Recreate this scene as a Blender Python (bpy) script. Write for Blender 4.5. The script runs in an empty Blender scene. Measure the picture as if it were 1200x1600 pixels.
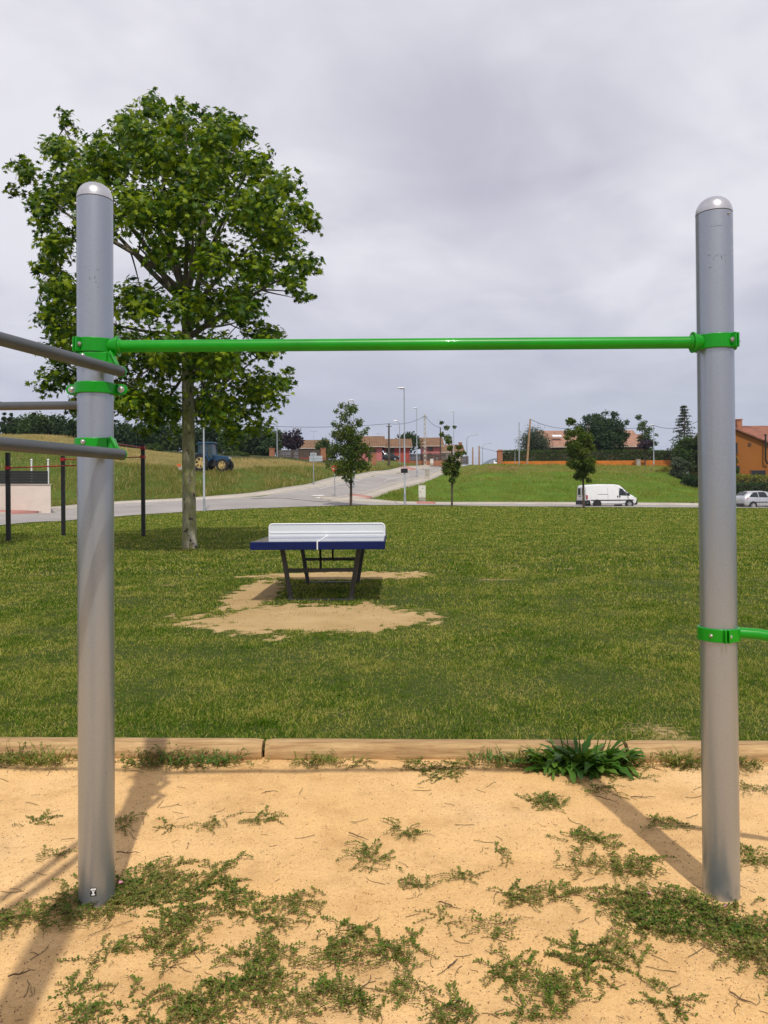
import bpy, bmesh, math, random
import numpy as np
from mathutils import Vector, Matrix, noise as mnoise
random.seed(7); RNG = np.random.default_rng(7)
R = math.radians; PI = math.pi
scene = bpy.context.scene
COL = scene.collection

# ------------------------------------------------------------------ camera geometry
F = 1200.0; EYE = 1.3; ROLL = 0.0069; HOR = 24.0
def P(px, py, Y):
    """point of the place seen at photograph position px,py at distance Y"""
    dx, dy = px-600, py-800
    c, s = math.cos(ROLL), math.sin(ROLL)
    xc = dx*c-dy*s; yc = dx*s+dy*c
    return Vector((xc*Y/F, Y, EYE-(yc+HOR)*Y/F))

# ------------------------------------------------------------------ materials
def new_mat(name):
    m = bpy.data.materials.new(name); m.use_nodes = True
    nt = m.node_tree; b = nt.nodes['Principled BSDF']
    return m, nt, b
def N(nt, typ, **kw):
    n = nt.nodes.new(typ)
    for k, v in kw.items():
        if k in n.inputs: n.inputs[k].default_value = v
        else: setattr(n, k, v)
    return n
def rgba(c): return (c[0], c[1], c[2], 1.0)
def ramp(nt, fac, stops):
    r = nt.nodes.new('ShaderNodeValToRGB'); el = r.color_ramp.elements
    while len(el) < len(stops): el.new(0.5)
    for e, (p, c) in zip(el, stops): e.position = p; e.color = rgba(c)
    nt.links.new(fac, r.inputs['Fac']); return r.outputs['Color']
def pos_noise(nt, scale, detail=3, rough=0.55, obj=False, stretch=None):
    if obj:
        src = N(nt, 'ShaderNodeTexCoord').outputs['Object']
    else:
        src = N(nt, 'ShaderNodeNewGeometry').outputs['Position']
    if stretch:
        mp = N(nt, 'ShaderNodeMapping'); mp.inputs['Scale'].default_value = stretch
        nt.links.new(src, mp.inputs['Vector']); src = mp.outputs['Vector']
    t = N(nt, 'ShaderNodeTexNoise', Scale=scale, Detail=detail, Roughness=rough)
    nt.links.new(src, t.inputs['Vector'])
    return t.outputs['Fac']
def mixc(nt, fac, a, b, mode='MIX'):
    m = nt.nodes.new('ShaderNodeMix'); m.data_type = 'RGBA'; m.blend_type = mode
    for v, idx in ((fac, 0), (a, 6), (b, 7)):
        if isinstance(v, (int, float)): m.inputs[idx].default_value = v
        elif isinstance(v, tuple): m.inputs[idx].default_value = rgba(v)
        else: nt.links.new(v, m.inputs[idx])
    return m.outputs[2]
def math2(nt, op, a, b=None, clamp=False):
    m = nt.nodes.new('ShaderNodeMath'); m.operation = op; m.use_clamp = clamp
    for i, v in enumerate((a, b)):
        if v is None: continue
        if isinstance(v, (int, float)): m.inputs[i].default_value = v
        else: nt.links.new(v, m.inputs[i])
    return m.outputs[0]
def bump(nt, b, h, strength, dist):
    bp = N(nt, 'ShaderNodeBump', Strength=strength, Distance=dist)
    nt.links.new(h, bp.inputs['Height']); nt.links.new(bp.outputs['Normal'], b.inputs['Normal'])
def mat_simple(name, col, rough=0.6, metal=0.0, var=0.12, vscale=3.0, bumpd=0.0, bscale=60.0, spec=0.5, coat=0.0):
    m, nt, b = new_mat(name)
    lo = tuple(max(0, c*(1-var)) for c in col); hi = tuple(min(1, c*(1+var)) for c in col)
    n = pos_noise(nt, vscale, 5, 0.65, obj=True)
    nt.links.new(ramp(nt, n, [(0.3, lo), (0.7, hi)]), b.inputs['Base Color'])
    b.inputs['Roughness'].default_value = rough; b.inputs['Metallic'].default_value = metal
    b.inputs['Specular IOR Level'].default_value = spec
    b.inputs['Coat Weight'].default_value = coat
    rn = pos_noise(nt, vscale*4, 4, 0.6, obj=True)
    nt.links.new(math2(nt, 'ADD', math2(nt, 'MULTIPLY', rn, 0.16), max(0.0, rough-0.08)), b.inputs['Roughness'])
    if bumpd: bump(nt, b, pos_noise(nt, bscale, 5, 0.65, obj=True), 0.6, bumpd)
    return m
def mat_leaf(name, cols, patch=0.6, trans=0.35, rough=0.5, spec=0.3, patch_w=0.5, fine=None, fine2=None, gain=2.2):
    m, nt, b = new_mat(name)
    geo = N(nt, 'ShaderNodeNewGeometry')
    n1 = pos_noise(nt, patch, 4, 0.6)
    if fine: n1 = math2(nt, 'ADD', math2(nt, 'MULTIPLY', n1, 0.55), math2(nt, 'MULTIPLY', pos_noise(nt, fine, 5, 0.7), 0.45))
    if fine2: n1 = math2(nt, 'ADD', math2(nt, 'MULTIPLY', n1, 0.7), math2(nt, 'MULTIPLY', pos_noise(nt, fine2, 3, 0.7), 0.3))
    f = math2(nt, 'ADD', math2(nt, 'MULTIPLY', geo.outputs['Random Per Island'], 1-patch_w),
              math2(nt, 'MULTIPLY', math2(nt, 'MULTIPLY_ADD', math2(nt, 'SUBTRACT', n1, 0.5), gain), patch_w))
    # recentre
    f = math2(nt, 'ADD', f, patch_w*0.5)
    k = len(cols)-1
    c = ramp(nt, f, [(0.1+0.8*i/k, cols[i]) for i in range(len(cols))])
    nt.links.new(c, b.inputs['Base Color'])
    b.inputs['Roughness'].default_value = rough; b.inputs['Specular IOR Level'].default_value = spec
    tr = N(nt, 'ShaderNodeBsdfTranslucent')
    nt.links.new(mixc(nt, 1.0, c, (1.5, 1.5, 0.7), 'MULTIPLY'), tr.inputs['Color'])
    mx = N(nt, 'ShaderNodeMixShader', Fac=trans)
    nt.links.new(b.outputs[0], mx.inputs[1]); nt.links.new(tr.outputs[0], mx.inputs[2])
    nt.links.new(mx.outputs[0], nt.nodes['Material Output'].inputs['Surface'])
    return m

M = {}
# ground materials ------------------------------------------------
def build_ground_mats():
    # terrain: colour attribute (what grows where) broken up by noise
    m, nt, b = new_mat('terrain'); at = N(nt, 'ShaderNodeAttribute', attribute_name='zone')
    n1 = pos_noise(nt, 0.35, 6, 0.65); n2 = pos_noise(nt, 3.0, 6, 0.7); n3 = pos_noise(nt, 22, 4, 0.7)
    c = mixc(nt, 1.0, at.outputs['Color'], ramp(nt, n1, [(0.3, (0.72, 0.8, 0.7)), (0.7, (1.3, 1.15, 1.25))]), 'MULTIPLY')
    c = mixc(nt, 1.0, c, ramp(nt, n2, [(0.3, (0.62, 0.68, 0.6)), (0.7, (1.38, 1.3, 1.35))]), 'MULTIPLY')
    c = mixc(nt, 1.0, c, ramp(nt, n3, [(0.3, (0.6, 0.62, 0.6)), (0.7, (1.4, 1.38, 1.35))]), 'MULTIPLY')
    nt.links.new(c, b.inputs['Base Color']); b.inputs['Roughness'].default_value = 0.95
    b.inputs['Specular IOR Level'].default_value = 0.1
    bump(nt, b, n3, 0.8, 0.08); M['terrain'] = m
    # lawn soil with bare sandy places
    m, nt, b = new_mat('lawn_soil'); at = N(nt, 'ShaderNodeAttribute', attribute_name='bare')
    n1 = pos_noise(nt, 1.5, 6, 0.65); n2 = pos_noise(nt, 30, 5, 0.7); n3 = pos_noise(nt, 150, 3, 0.7)
    soil = ramp(nt, n2, [(0.3, (0.025, 0.045, 0.008)), (0.55, (0.06, 0.08, 0.016)), (0.75, (0.2, 0.16, 0.06))])
    sand = ramp(nt, n1, [(0.3, (0.42, 0.285, 0.125)), (0.7, (0.56, 0.40, 0.2))])
    sand = mixc(nt, 1.0, sand, ramp(nt, n3, [(0.3, (0.75, 0.72, 0.7)), (0.7, (1.15, 1.15, 1.15))]), 'MULTIPLY')
    fac = math2(nt, 'ADD', at.outputs['Fac'], math2(nt, 'MULTIPLY', math2(nt, 'SUBTRACT', n2, 0.5), 0.9))
    nt.links.new(mixc(nt, ramp(nt, fac, [(0.38, (0, 0, 0)), (0.6, (1, 1, 1))]), soil, sand), b.inputs['Base Color'])
    b.inputs['Roughness'].default_value = 0.95; b.inputs['Specular IOR Level'].default_value = 0.1
    bump(nt, b, n2, 0.6, 0.015); M['lawn_soil'] = m
    # sand of the exercise area
    m, nt, b = new_mat('sand')
    n0 = pos_noise(nt, 0.9, 4, 0.6); n1 = pos_noise(nt, 4, 6, 0.7); n2 = pos_noise(nt, 90, 4, 0.75); n3 = pos_noise(nt, 330, 2, 0.6)
    c = ramp(nt, n0, [(0.3, (0.70, 0.425, 0.17)), (0.55, (0.76, 0.485, 0.215)), (0.75, (0.80, 0.54, 0.275))])
    c = mixc(nt, 1.0, c, ramp(nt, n1, [(0.28, (0.76, 0.72, 0.68)), (0.5, (0.98, 0.98, 0.98)), (0.7, (1.1, 1.1, 1.1))]), 'MULTIPLY')
    c = mixc(nt, 1.0, c, ramp(nt, n2, [(0.30, (0.42, 0.36, 0.30)), (0.40, (0.93, 0.93, 0.92)), (0.75, (1.12, 1.13, 1.16))]), 'MULTIPLY')
    c = mixc(nt, 1.0, c, ramp(nt, n3, [(0.3, (0.8, 0.78, 0.76)), (0.7, (1.15, 1.16, 1.18))]), 'MULTIPLY')
    nt.links.new(c, b.inputs['Base Color']); b.inputs['Roughness'].default_value = 0.95
    b.inputs['Specular IOR Level'].default_value = 0.15
    hh = math2(nt, 'ADD', math2(nt, 'MULTIPLY', n2, 0.6), math2(nt, 'MULTIPLY', n1, 1.5))
    bump(nt, b, hh, 0.5, 0.012); M['sand'] = m
build_ground_mats()
def mat_pave(name, lo, hi, sc=0.5):
    m, nt, b = new_mat(name)
    n1 = pos_noise(nt, sc, 6, 0.65); n2 = pos_noise(nt, 12, 4, 0.7)
    c = ramp(nt, n1, [(0.3, lo), (0.7, hi)])
    c = mixc(nt, 1.0, c, ramp(nt, n2, [(0.3, (0.85,)*3), (0.7, (1.12,)*3)]), 'MULTIPLY')
    nt.links.new(c, b.inputs['Base Color']); b.inputs['Roughness'].default_value = 0.9
    return m
M['asphalt'] = mat_pave('asphalt', (0.27, 0.245, 0.225), (0.37, 0.345, 0.32), 0.25)
M['pavement'] = mat_pave('pavement', (0.38, 0.33, 0.27), (0.5, 0.45, 0.38))
M['kerbstone'] = mat_pave('kerbstone', (0.42, 0.37, 0.31), (0.55, 0.5, 0.43))
M['red_paving'] = mat_pave('red_paving', (0.40, 0.17, 0.14), (0.5, 0.24, 0.2))
M['road_paint'] = mat_pave('road_paint', (0.62, 0.6, 0.56), (0.75, 0.74, 0.7), 2)

M['grass'] = mat_leaf('grass_blades', [(0.002, 0.012, 0.001), (0.018, 0.066, 0.003), (0.058, 0.138, 0.005), (0.125, 0.205, 0.012), (0.42, 0.38, 0.10)], patch=1.1, patch_w=0.47, trans=0.28, fine=5.5, fine2=24, gain=4.8, rough=.6, spec=.08)  # darkest blade tones also stand in for the shadows among the blades
M['bank_grass'] = mat_leaf('bank_grass', [(0.03, 0.085, 0.010), (0.07, 0.14, 0.016), (0.12, 0.185, 0.025), (0.26, 0.25, 0.06)], patch=0.2, patch_w=0.65, trans=0.3, fine=1.2, spec=.15)
M['mound_grass'] = mat_leaf('mound_grass', [(0.04, 0.11, 0.008), (0.085, 0.18, 0.012), (0.14, 0.23, 0.02), (0.25, 0.25, 0.045)], patch=0.2, patch_w=0.65, trans=0.3, fine=1.0, spec=.15)
M['dry_grass'] = mat_leaf('dry_grass', [(0.09, 0.12, 0.025), (0.22, 0.18, 0.055), (0.38, 0.27, 0.095), (0.48, 0.36, 0.16)], patch=0.3, patch_w=0.5, trans=0.25)
M['weed'] = mat_leaf('creeping_weed', [(0.010, 0.036, 0.003), (0.032, 0.085, 0.006), (0.07, 0.14, 0.010), (0.14, 0.195, 0.02), (0.25, 0.21, 0.06)], patch=5, patch_w=0.4, trans=0.3, spec=.2)
M['weed_stem'] = mat_simple('weed_stem', (0.13, 0.095, 0.042), 0.9, var=0.4, vscale=9)
M['twig'] = mat_simple('dry_twig', (0.12, 0.075, 0.04), 0.9, var=0.4, vscale=20)
M['rosette'] = mat_leaf('rosette_leaf', [(0.022, 0.075, 0.007), (0.05, 0.135, 0.013), (0.11, 0.21, 0.028)], patch=4, patch_w=0.3, trans=0.25, rough=0.4)
M['plane_leaf'] = mat_leaf('plane_leaf', [(0.006, 0.024, 0.001), (0.022, 0.064, 0.0015), (0.07, 0.14, 0.0025), (0.22, 0.29, 0.007)], patch=0.9, patch_w=0.3, trans=0.30, rough=0.45, spec=0.22)
M['street_leaf'] = mat_leaf('street_leaf', [(0.010, 0.035, 0.004), (0.03, 0.072, 0.006), (0.065, 0.11, 0.010), (0.13, 0.16, 0.02)], patch=0.6, patch_w=0.4, spec=.15)
M['dark_leaf'] = mat_leaf('dark_leaf', [(0.01, 0.028, 0.009), (0.025, 0.055, 0.017), (0.05, 0.085, 0.028)], patch=0.35, patch_w=0.5, spec=.15)
M['mid_leaf'] = mat_leaf('mid_leaf', [(0.016, 0.045, 0.010), (0.04, 0.08, 0.017), (0.08, 0.12, 0.028)], patch=0.35, patch_w=0.5, spec=.15)
M['yellow_leaf'] = mat_leaf('yellow_leaf', [(0.05, 0.09, 0.012), (0.12, 0.15, 0.02), (0.26, 0.25, 0.035)], patch=0.5, patch_w=0.5)
M['purple_leaf'] = mat_leaf('purple_leaf', [(0.010, 0.006, 0.012), (0.028, 0.014, 0.026), (0.05, 0.026, 0.04)], patch=0.5, patch_w=0.4, trans=0.15)
M['grey_leaf'] = mat_leaf('grey_leaf', [(0.022, 0.04, 0.022), (0.05, 0.075, 0.042), (0.09, 0.115, 0.068)], patch=0.5, patch_w=0.4)
M['straw_leaf'] = mat_leaf('straw', [(0.3, 0.2, 0.08), (0.45, 0.34, 0.16), (0.5, 0.4, 0.24)], patch=3, trans=0.2)

def mat_bark_plane():
    m, nt, b = new_mat('plane_bark')
    n1 = pos_noise(nt, 2.2, 5, 0.65, obj=True, stretch=(2, 2, 0.5)); n2 = pos_noise(nt, 7, 4, 0.6, obj=True, stretch=(1, 1, .6))
    c = ramp(nt, n1, [(0.34, (0.13, 0.12, 0.07)), (0.44, (0.33, 0.30, 0.20)), (0.52, (0.25, 0.25, 0.075)), (0.60, (0.48, 0.44, 0.34))])
    c = mixc(nt, ramp(nt, n2, [(0.60, (0, 0, 0)), (0.64, (1, 1, 1))]), c, (0.06, 0.045, 0.035))
    nt.links.new(c, b.inputs['Base Color']); b.inputs['Roughness'].default_value = 0.9
    bump(nt, b, n2, 0.5, 0.02); M['plane_bark'] = m
mat_bark_plane()
M['limb_bark'] = mat_simple('limb_bark', (0.13, 0.11, 0.075), 0.9, var=0.45, vscale=4)
M['bark'] = mat_simple('bark', (0.09, 0.065, 0.045), 0.95, var=0.4, vscale=6, bumpd=0.02, bscale=20)
def mat_wood(name, a, bcol, stretch, sc=6):
    m, nt, b = new_mat(name)
    n1 = pos_noise(nt, sc, 6, 0.7, obj=True, stretch=stretch); n2 = pos_noise(nt, 2.5, 4, 0.6, obj=True)
    c = ramp(nt, n1, [(0.3, a), (0.65, bcol)])
    c = mixc(nt, 1.0, c, ramp(nt, n2, [(0.3, (0.8, 0.76, 0.7)), (0.7, (1.12,)*3)]), 'MULTIPLY')
    nt.links.new(c, b.inputs['Base Color']); b.inputs['Roughness'].default_value = 0.85
    bump(nt, b, n1, 0.5, 0.008); return m
M['log'] = mat_wood('log_wood', (0.24, 0.125, 0.045), (0.56, 0.38, 0.18), (0.5, 7, 7))
M['pole_wood'] = mat_wood('pole_wood', (0.26, 0.15, 0.08), (0.45, 0.29, 0.17), (3, 3, .2), 3)
M['fence_wood'] = mat_wood('fence_wood', (0.05, 0.036, 0.028), (0.11, 0.085, 0.068), (3, 3, .3), 3)

def mat_silver():
    m, nt, b = new_mat('silver_paint')
    n1 = pos_noise(nt, 3, 5, 0.6, obj=True, stretch=(1, 1, .25)); n2 = pos_noise(nt, 14, 6, 0.8, obj=True, stretch=(1.4, 1.4, .8))
    n4 = pos_noise(nt, 400, 2, 0.6, obj=True)
    c = ramp(nt, n1, [(0.3, (0.345, 0.38, 0.43)), (0.7, (0.385, 0.42, 0.47))])
    c = mixc(nt, 1.0, c, ramp(nt, n4, [(0.3, (0.9,)*3), (0.7, (1.08,)*3)]), 'MULTIPLY')
    c = mixc(nt, ramp(nt, n2, [(0.69, (0, 0, 0)), (0.735, (1, 1, 1))]), c, (0.16, 0.15, 0.14))
    nt.links.new(c, b.inputs['Base Color'])
    b.inputs['Metallic'].default_value = 0.75
    nt.links.new(math2(nt, 'ADD', math2(nt, 'MULTIPLY', n1, 0.1), 0.27), b.inputs['Roughness'])
    bump(nt, b, n4, 0.12, 0.0006); M['silver'] = m
mat_silver()
M['cap'] = mat_simple('silver_cap', (0.56, 0.56, 0.58), 0.3, 0.7, var=0.05)
M['green'] = mat_simple('green_paint', (0.001, 0.27, 0.003), 0.36, 0.0, var=0.16, vscale=7, coat=0.1, spec=.35, bumpd=0.0004, bscale=250)
M['grey_bar'] = mat_simple('grey_bar', (0.075, 0.083, 0.092), 0.4, 0.1, var=0.15, vscale=8, bumpd=0.0004, bscale=250)
M['steel'] = mat_simple('bolt_steel', (0.5, 0.49, 0.47), 0.35, 0.9, var=0.2, vscale=30)
M['galv'] = mat_simple('galvanised', (0.36, 0.39, 0.41), 0.5, 0.4, var=0.15, vscale=2)
M['lamp_head'] = mat_simple('lamp_head', (0.75, 0.75, 0.76), 0.4, 0.0, var=0.05)
M['lens'] = mat_simple('lamp_lens', (0.05, 0.05, 0.055), 0.2, 0.0)
M['black_paint'] = mat_simple('black_paint', (0.012, 0.012, 0.014), 0.5, 0.0, var=0.4, vscale=3)
M['red_paint'] = mat_simple('red_paint', (0.42, 0.02, 0.02), 0.45, 0.0, var=0.15)
M['table_blue'] = mat_simple('table_blue', (0.003, 0.009, 0.075), 0.5, 0.0, var=0.15, vscale=4, spec=.25)
M['table_surface'] = mat_simple('table_surface', (0.04, 0.07, 0.17), 0.16, 0.0, var=0.12, vscale=3, coat=0.6)
M['white_line'] = mat_simple('white_line', (0.78, 0.78, 0.78), 0.5, var=0.05)
M['leg_metal'] = mat_simple('leg_metal', (0.05, 0.046, 0.044), 0.5, 0.3, var=0.3, vscale=6)
def mat_net():
    m, nt, b = new_mat('net_panel')
    v = N(nt, 'ShaderNodeTexVoronoi', Scale=70.0); v.inputs['Randomness'].default_value = 0.0
    nt.links.new(N(nt, 'ShaderNodeTexCoord').outputs['Object'], v.inputs['Vector'])
    nt.links.new(ramp(nt, v.outputs['Distance'], [(0.28, (0.45, 0.5, 0.47)), (0.36, (0.78, 0.8, 0.79))]), b.inputs['Base Color'])
    b.inputs['Roughness'].default_value = 0.45; M['net'] = m
mat_net()
M['net_frame'] = mat_simple('net_frame', (0.82, 0.82, 0.83), 0.35, var=0.04)
M['white_paint'] = mat_simple('white_paint', (0.78, 0.78, 0.78), 0.25, var=0.04, vscale=2, coat=0.5)
M['silver_paint'] = mat_simple('silver_car_paint', (0.55, 0.56, 0.58), 0.28, 0.5, var=0.05, coat=0.6)
M['black_car'] = mat_simple('black_car_paint', (0.015, 0.017, 0.02), 0.25, 0.2, var=0.1, coat=0.6)
M['glass'] = mat_simple('dark_glass', (0.018, 0.024, 0.026), 0.08, var=0.2)
M['cab_glass'] = mat_simple('cab_glass', (0.025, 0.045, 0.045), 0.1, var=0.2)
M['plastic'] = mat_simple('black_plastic', (0.018, 0.018, 0.02), 0.6, var=0.3)
M['tyre'] = mat_simple('tyre', (0.016, 0.015, 0.015), 0.85, var=0.4, vscale=5)
M['rim'] = mat_simple('rim', (0.5, 0.5, 0.51), 0.35, 0.6)
M['yellow_rim'] = mat_simple('yellow_rim', (0.55, 0.4, 0.14), 0.6, var=0.25, vscale=4)
M['red_lens'] = mat_simple('red_lens', (0.4, 0.015, 0.015), 0.2)
M['clear_lens'] = mat_simple('clear_lens', (0.6, 0.6, 0.6), 0.15)
M['tractor_blue'] = mat_simple('tractor_blue', (0.010, 0.055, 0.115), 0.45, var=0.25, vscale=3)
M['tractor_dark'] = mat_simple('tractor_dark', (0.03, 0.028, 0.028), 0.7, var=0.4, vscale=6)
M['rust'] = mat_simple('rusty_metal', (0.13, 0.06, 0.04), 0.8, var=0.5, vscale=6)
M['orange_flag'] = mat_simple('orange', (0.7, 0.13, 0.03), 0.6)
M['concrete'] = mat_simple('concrete', (0.42, 0.38, 0.32), 0.9, var=0.2, vscale=1.5)
M['cabinet'] = mat_simple('cabinet_cream', (0.68, 0.66, 0.58), 0.6, var=0.06)
M['pink_wall'] = mat_simple('pink_render', (0.72, 0.62, 0.54), 0.9, var=0.07, vscale=1.2, bumpd=0.01)
M['slat'] = mat_simple('dark_slats', (0.013, 0.014, 0.017), 0.6, var=0.25, vscale=2)
M['orange_wall'] = mat_simple('orange_render', (0.55, 0.17, 0.02), 0.9, var=0.25, vscale=0.9, bumpd=0.01)
M['house_orange'] = mat_simple('house_ochre', (0.30, 0.10, 0.012), 0.9, var=0.1, vscale=0.5, bumpd=0.01)
M['house_red'] = mat_simple('house_red', (0.38, 0.07, 0.05), 0.9, var=0.12, vscale=0.5)
M['house_pink'] = mat_simple('house_pink', (0.48, 0.16, 0.16), 0.9, var=0.1, vscale=0.5)
M['house_white'] = mat_simple('house_white', (0.55, 0.5, 0.44), 0.9, var=0.1, vscale=0.5)
M['house_brown'] = mat_simple('house_brown', (0.16, 0.08, 0.05), 0.9, var=0.2, vscale=0.5)
M['brick'] = mat_simple('brick', (0.36, 0.15, 0.08), 0.9, var=0.35, vscale=5)
def mat_tiles(name, a, c2):
    m, nt, b = new_mat(name)
    w = N(nt, 'ShaderNodeTexWave', Scale=1.1, Distortion=1.0, Detail=3.0); w.bands_direction = 'X'
    nt.links.new(N(nt, 'ShaderNodeTexCoord').outputs['Object'], w.inputs['Vector'])
    n = pos_noise(nt, 1.2, 5, 0.7, obj=True)
    c = mixc(nt, w.outputs['Fac'], a, c2)
    c = mixc(nt, 1.0, c, ramp(nt, n, [(0.3, (0.65, 0.66, 0.68)), (0.7, (1.25, 1.22, 1.2))]), 'MULTIPLY')
    nt.links.new(c, b.inputs['Base Color']); b.inputs['Roughness'].default_value = 0.9
    bump(nt, b, w.outputs['Fac'], 0.8, 0.08); return m
M['tiles_brown'] = mat_tiles('tiles_brown', (0.17, 0.09, 0.045), (0.25, 0.14, 0.07))
M['tiles_pink'] = mat_tiles('tiles_pink', (0.27, 0.13, 0.085), (0.48, 0.28, 0.19))
M['tiles_red'] = mat_tiles('tiles_red', (0.23, 0.08, 0.045), (0.36, 0.15, 0.09))
M['sign_back'] = mat_simple('sign_back', (0.42, 0.47, 0.5), 0.45, 0.3, var=0.1)
M['sign_red'] = mat_simple('sign_red', (0.6, 0.05, 0.03), 0.4, var=0.08)
M['wire'] = mat_simple('wire', (0.03, 0.03, 0.035), 0.7)
M['hill'] = mat_simple('hill_forest', (0.035, 0.055, 0.035), 0.95, var=0.3, vscale=0.004)
M['petal'] = mat_simple('petal', (0.6, 0.25, 0.32), 0.7)
M['pale_leaf'] = mat_simple('pale_dry_leaf', (0.62, 0.5, 0.33), 0.8, var=0.2, vscale=30)
M['rust_leaf'] = mat_simple('rust_dry_leaf', (0.35, 0.12, 0.04), 0.8, var=0.2, vscale=30)
M['sticker_black'] = mat_simple('sticker_black', (0.012, 0.01, 0.015), 0.4)
M['graffiti'] = mat_simple('graffiti_pink', (0.5, 0.25, 0.42), 0.6)

# ------------------------------------------------------------------ mesh helpers
class MB:
    def __init__(self): self.v = []; self.f = []
    def add(self, vs, fs):
        o = len(self.v); self.v += [tuple(p) for p in vs]; self.f += [tuple(i+o for i in q) for q in fs]; return self
    def box(self, c, s, rot=None, taper=1.0):
        x, y, z = s[0]/2, s[1]/2, s[2]/2; t = taper
        vs = [Vector(p) for p in ((-x,-y,-z),(x,-y,-z),(x,y,-z),(-x,y,-z),(-x*t,-y*t,z),(x*t,-y*t,z),(x*t,y*t,z),(-x*t,y*t,z))]
        if rot is not None: vs = [rot @ p for p in vs]
        c = Vector(c)
        return self.add([p+c for p in vs], [(0,3,2,1),(4,5,6,7),(0,1,5,4),(1,2,6,5),(2,3,7,6),(3,0,4,7)])
    def bar(self, a, b, w, d, up=(0, 0, 1)):
        a, b = Vector(a), Vector(b); z = (b-a).normalized(); u = Vector(up)
        if abs(z.dot(u)) > 0.98: u = Vector((0, 1, 0))
        x = u.cross(z).normalized(); y = z.cross(x)
        m = Matrix((x, y, z)).transposed()
        return self.box((a+b)/2, (w, d, (b-a).length), m)
    def tube(self, pts, rad, n=8, cap=True):
        pts = [Vector(p) for p in pts]
        if not hasattr(rad, '__len__'): rad = [rad]*len(pts)
        vs = []; fs = []; ref = None
        for i, p in enumerate(pts):
            t = (pts[min(i+1, len(pts)-1)]-pts[max(i-1, 0)]).normalized()
            if ref is None:
                ref = Vector((1, 0, 0)) if abs(t.x) < 0.9 else Vector((0, 1, 0))
            x = (ref-t*ref.dot(t)).normalized(); y = t.cross(x); ref = x
            for k in range(n):
                a = 2*PI*k/n; vs.append(p+(x*math.cos(a)+y*math.sin(a))*rad[i])
        for i in range(len(pts)-1):
            for k in range(n):
                fs.append((i*n+k, i*n+(k+1) % n, (i+1)*n+(k+1) % n, (i+1)*n+k))
        if cap:
            fs.append(tuple(range(n-1, -1, -1))); fs.append(tuple((len(pts)-1)*n+k for k in range(n)))
        return self.add(vs, fs)
    def lathe(self, prof, c=(0, 0, 0), axis='z', n=32, closed=False):
        vs = []; fs = []; c = Vector(c)
        for r, h in prof:
            for k in range(n):
                a = 2*PI*k/n; p = (r*math.cos(a), r*math.sin(a), h)
                if axis == 'y': p = (p[0], p[2], p[1])
                if axis == 'x': p = (p[2], p[0], p[1])
                vs.append(Vector(p)+c)
        m = len(prof)
        for i in range(m if closed else m-1):
            j = (i+1) % m
            for k in range(n): fs.append((i*n+k, i*n+(k+1) % n, j*n+(k+1) % n, j*n+k))
        if not closed:
            fs.append(tuple(range(n-1, -1, -1))); fs.append(tuple((m-1)*n+k for k in range(n)))
        return self.add(vs, fs)
    def prism(self, poly, o, ux, uy, thick):
        """outline poly (2-D) in plane o,ux,uy extruded by vector thick"""
        o, ux, uy, th = Vector(o), Vector(ux), Vector(uy), Vector(thick)
        n = len(poly); vs = [o+ux*a+uy*b for a, b in poly]; vs += [p+th for p in vs]
        fs = [tuple(range(n-1, -1, -1)), tuple(range(n, 2*n))]+[(i, (i+1) % n, n+(i+1) % n, n+i) for i in range(n)]
        return self.add(vs, fs)
    def build(self, name, mat, parent=None, smooth=None, bevel=0.0):
        me = bpy.data.meshes.new(name); me.from_pydata(self.v, [], self.f)
        bm = bmesh.new(); bm.from_mesh(me); bmesh.ops.recalc_face_normals(bm, faces=bm.faces); bm.to_mesh(me); bm.free()
        me.materials.append(M[mat] if isinstance(mat, str) else mat)
        if smooth is not None:
            me.polygons.foreach_set('use_smooth', [True]*len(me.polygons)); me.set_sharp_from_angle(angle=R(smooth))
        o = bpy.data.objects.new(name, me); COL.objects.link(o)
        if parent: o.parent = parent
        if bevel:
            md = o.modifiers.new('bevel', 'BEVEL'); md.width = bevel; md.segments = 2; md.limit_method = 'ANGLE'
        return o
def np_mesh(name, verts, faces, mat, parent=None, smooth=False):
    """verts (n,3), faces (m,k) arrays, k constant"""
    me = bpy.data.meshes.new(name); nv = len(verts); nf, k = faces.shape
    me.vertices.add(nv); me.vertices.foreach_set('co', np.ascontiguousarray(verts, np.float32).ravel())
    me.loops.add(nf*k); me.loops.foreach_set('vertex_index', np.ascontiguousarray(faces, np.int32).ravel())
    me.polygons.add(nf); me.polygons.foreach_set('loop_start', np.arange(0, nf*k, k, dtype=np.int32))
    try: me.polygons.foreach_set('loop_total', np.full(nf, k, np.int32))
    except Exception: pass
    if smooth: me.polygons.foreach_set('use_smooth', np.ones(nf, bool))
    me.update(calc_edges=True); me.materials.append(M[mat] if isinstance(mat, str) else mat)
    o = bpy.data.objects.new(name, me); COL.objects.link(o)
    if parent: o.parent = parent
    return o
def tag(o, label=None, cat=None, group=None, kind=None):
    if label: o['label'] = label
    if cat: o['category'] = cat
    if group: o['group'] = group
    if kind: o['kind'] = kind
    return o
def thing(name, label, cat, loc=(0, 0, 0), rz=0.0, group=None):
    o = bpy.data.objects.new(name, None); COL.objects.link(o); o.empty_display_size = 0.2
    o.location = loc; o.rotation_euler = (0, 0, rz); return tag(o, label, cat, group)
KIDS = {}
def dup(root, loc, rz, label, group=None):
    def cp(o, par):
        c = o.copy(); COL.objects.link(c)
        if par: c.parent = par
        for ch in list(o.children): cp(ch, c)
        return c
    c = cp(root, None); c.location = loc; c.rotation_euler = (0, 0, rz); c['label'] = label
    if group: c['group'] = group
    return c
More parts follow.
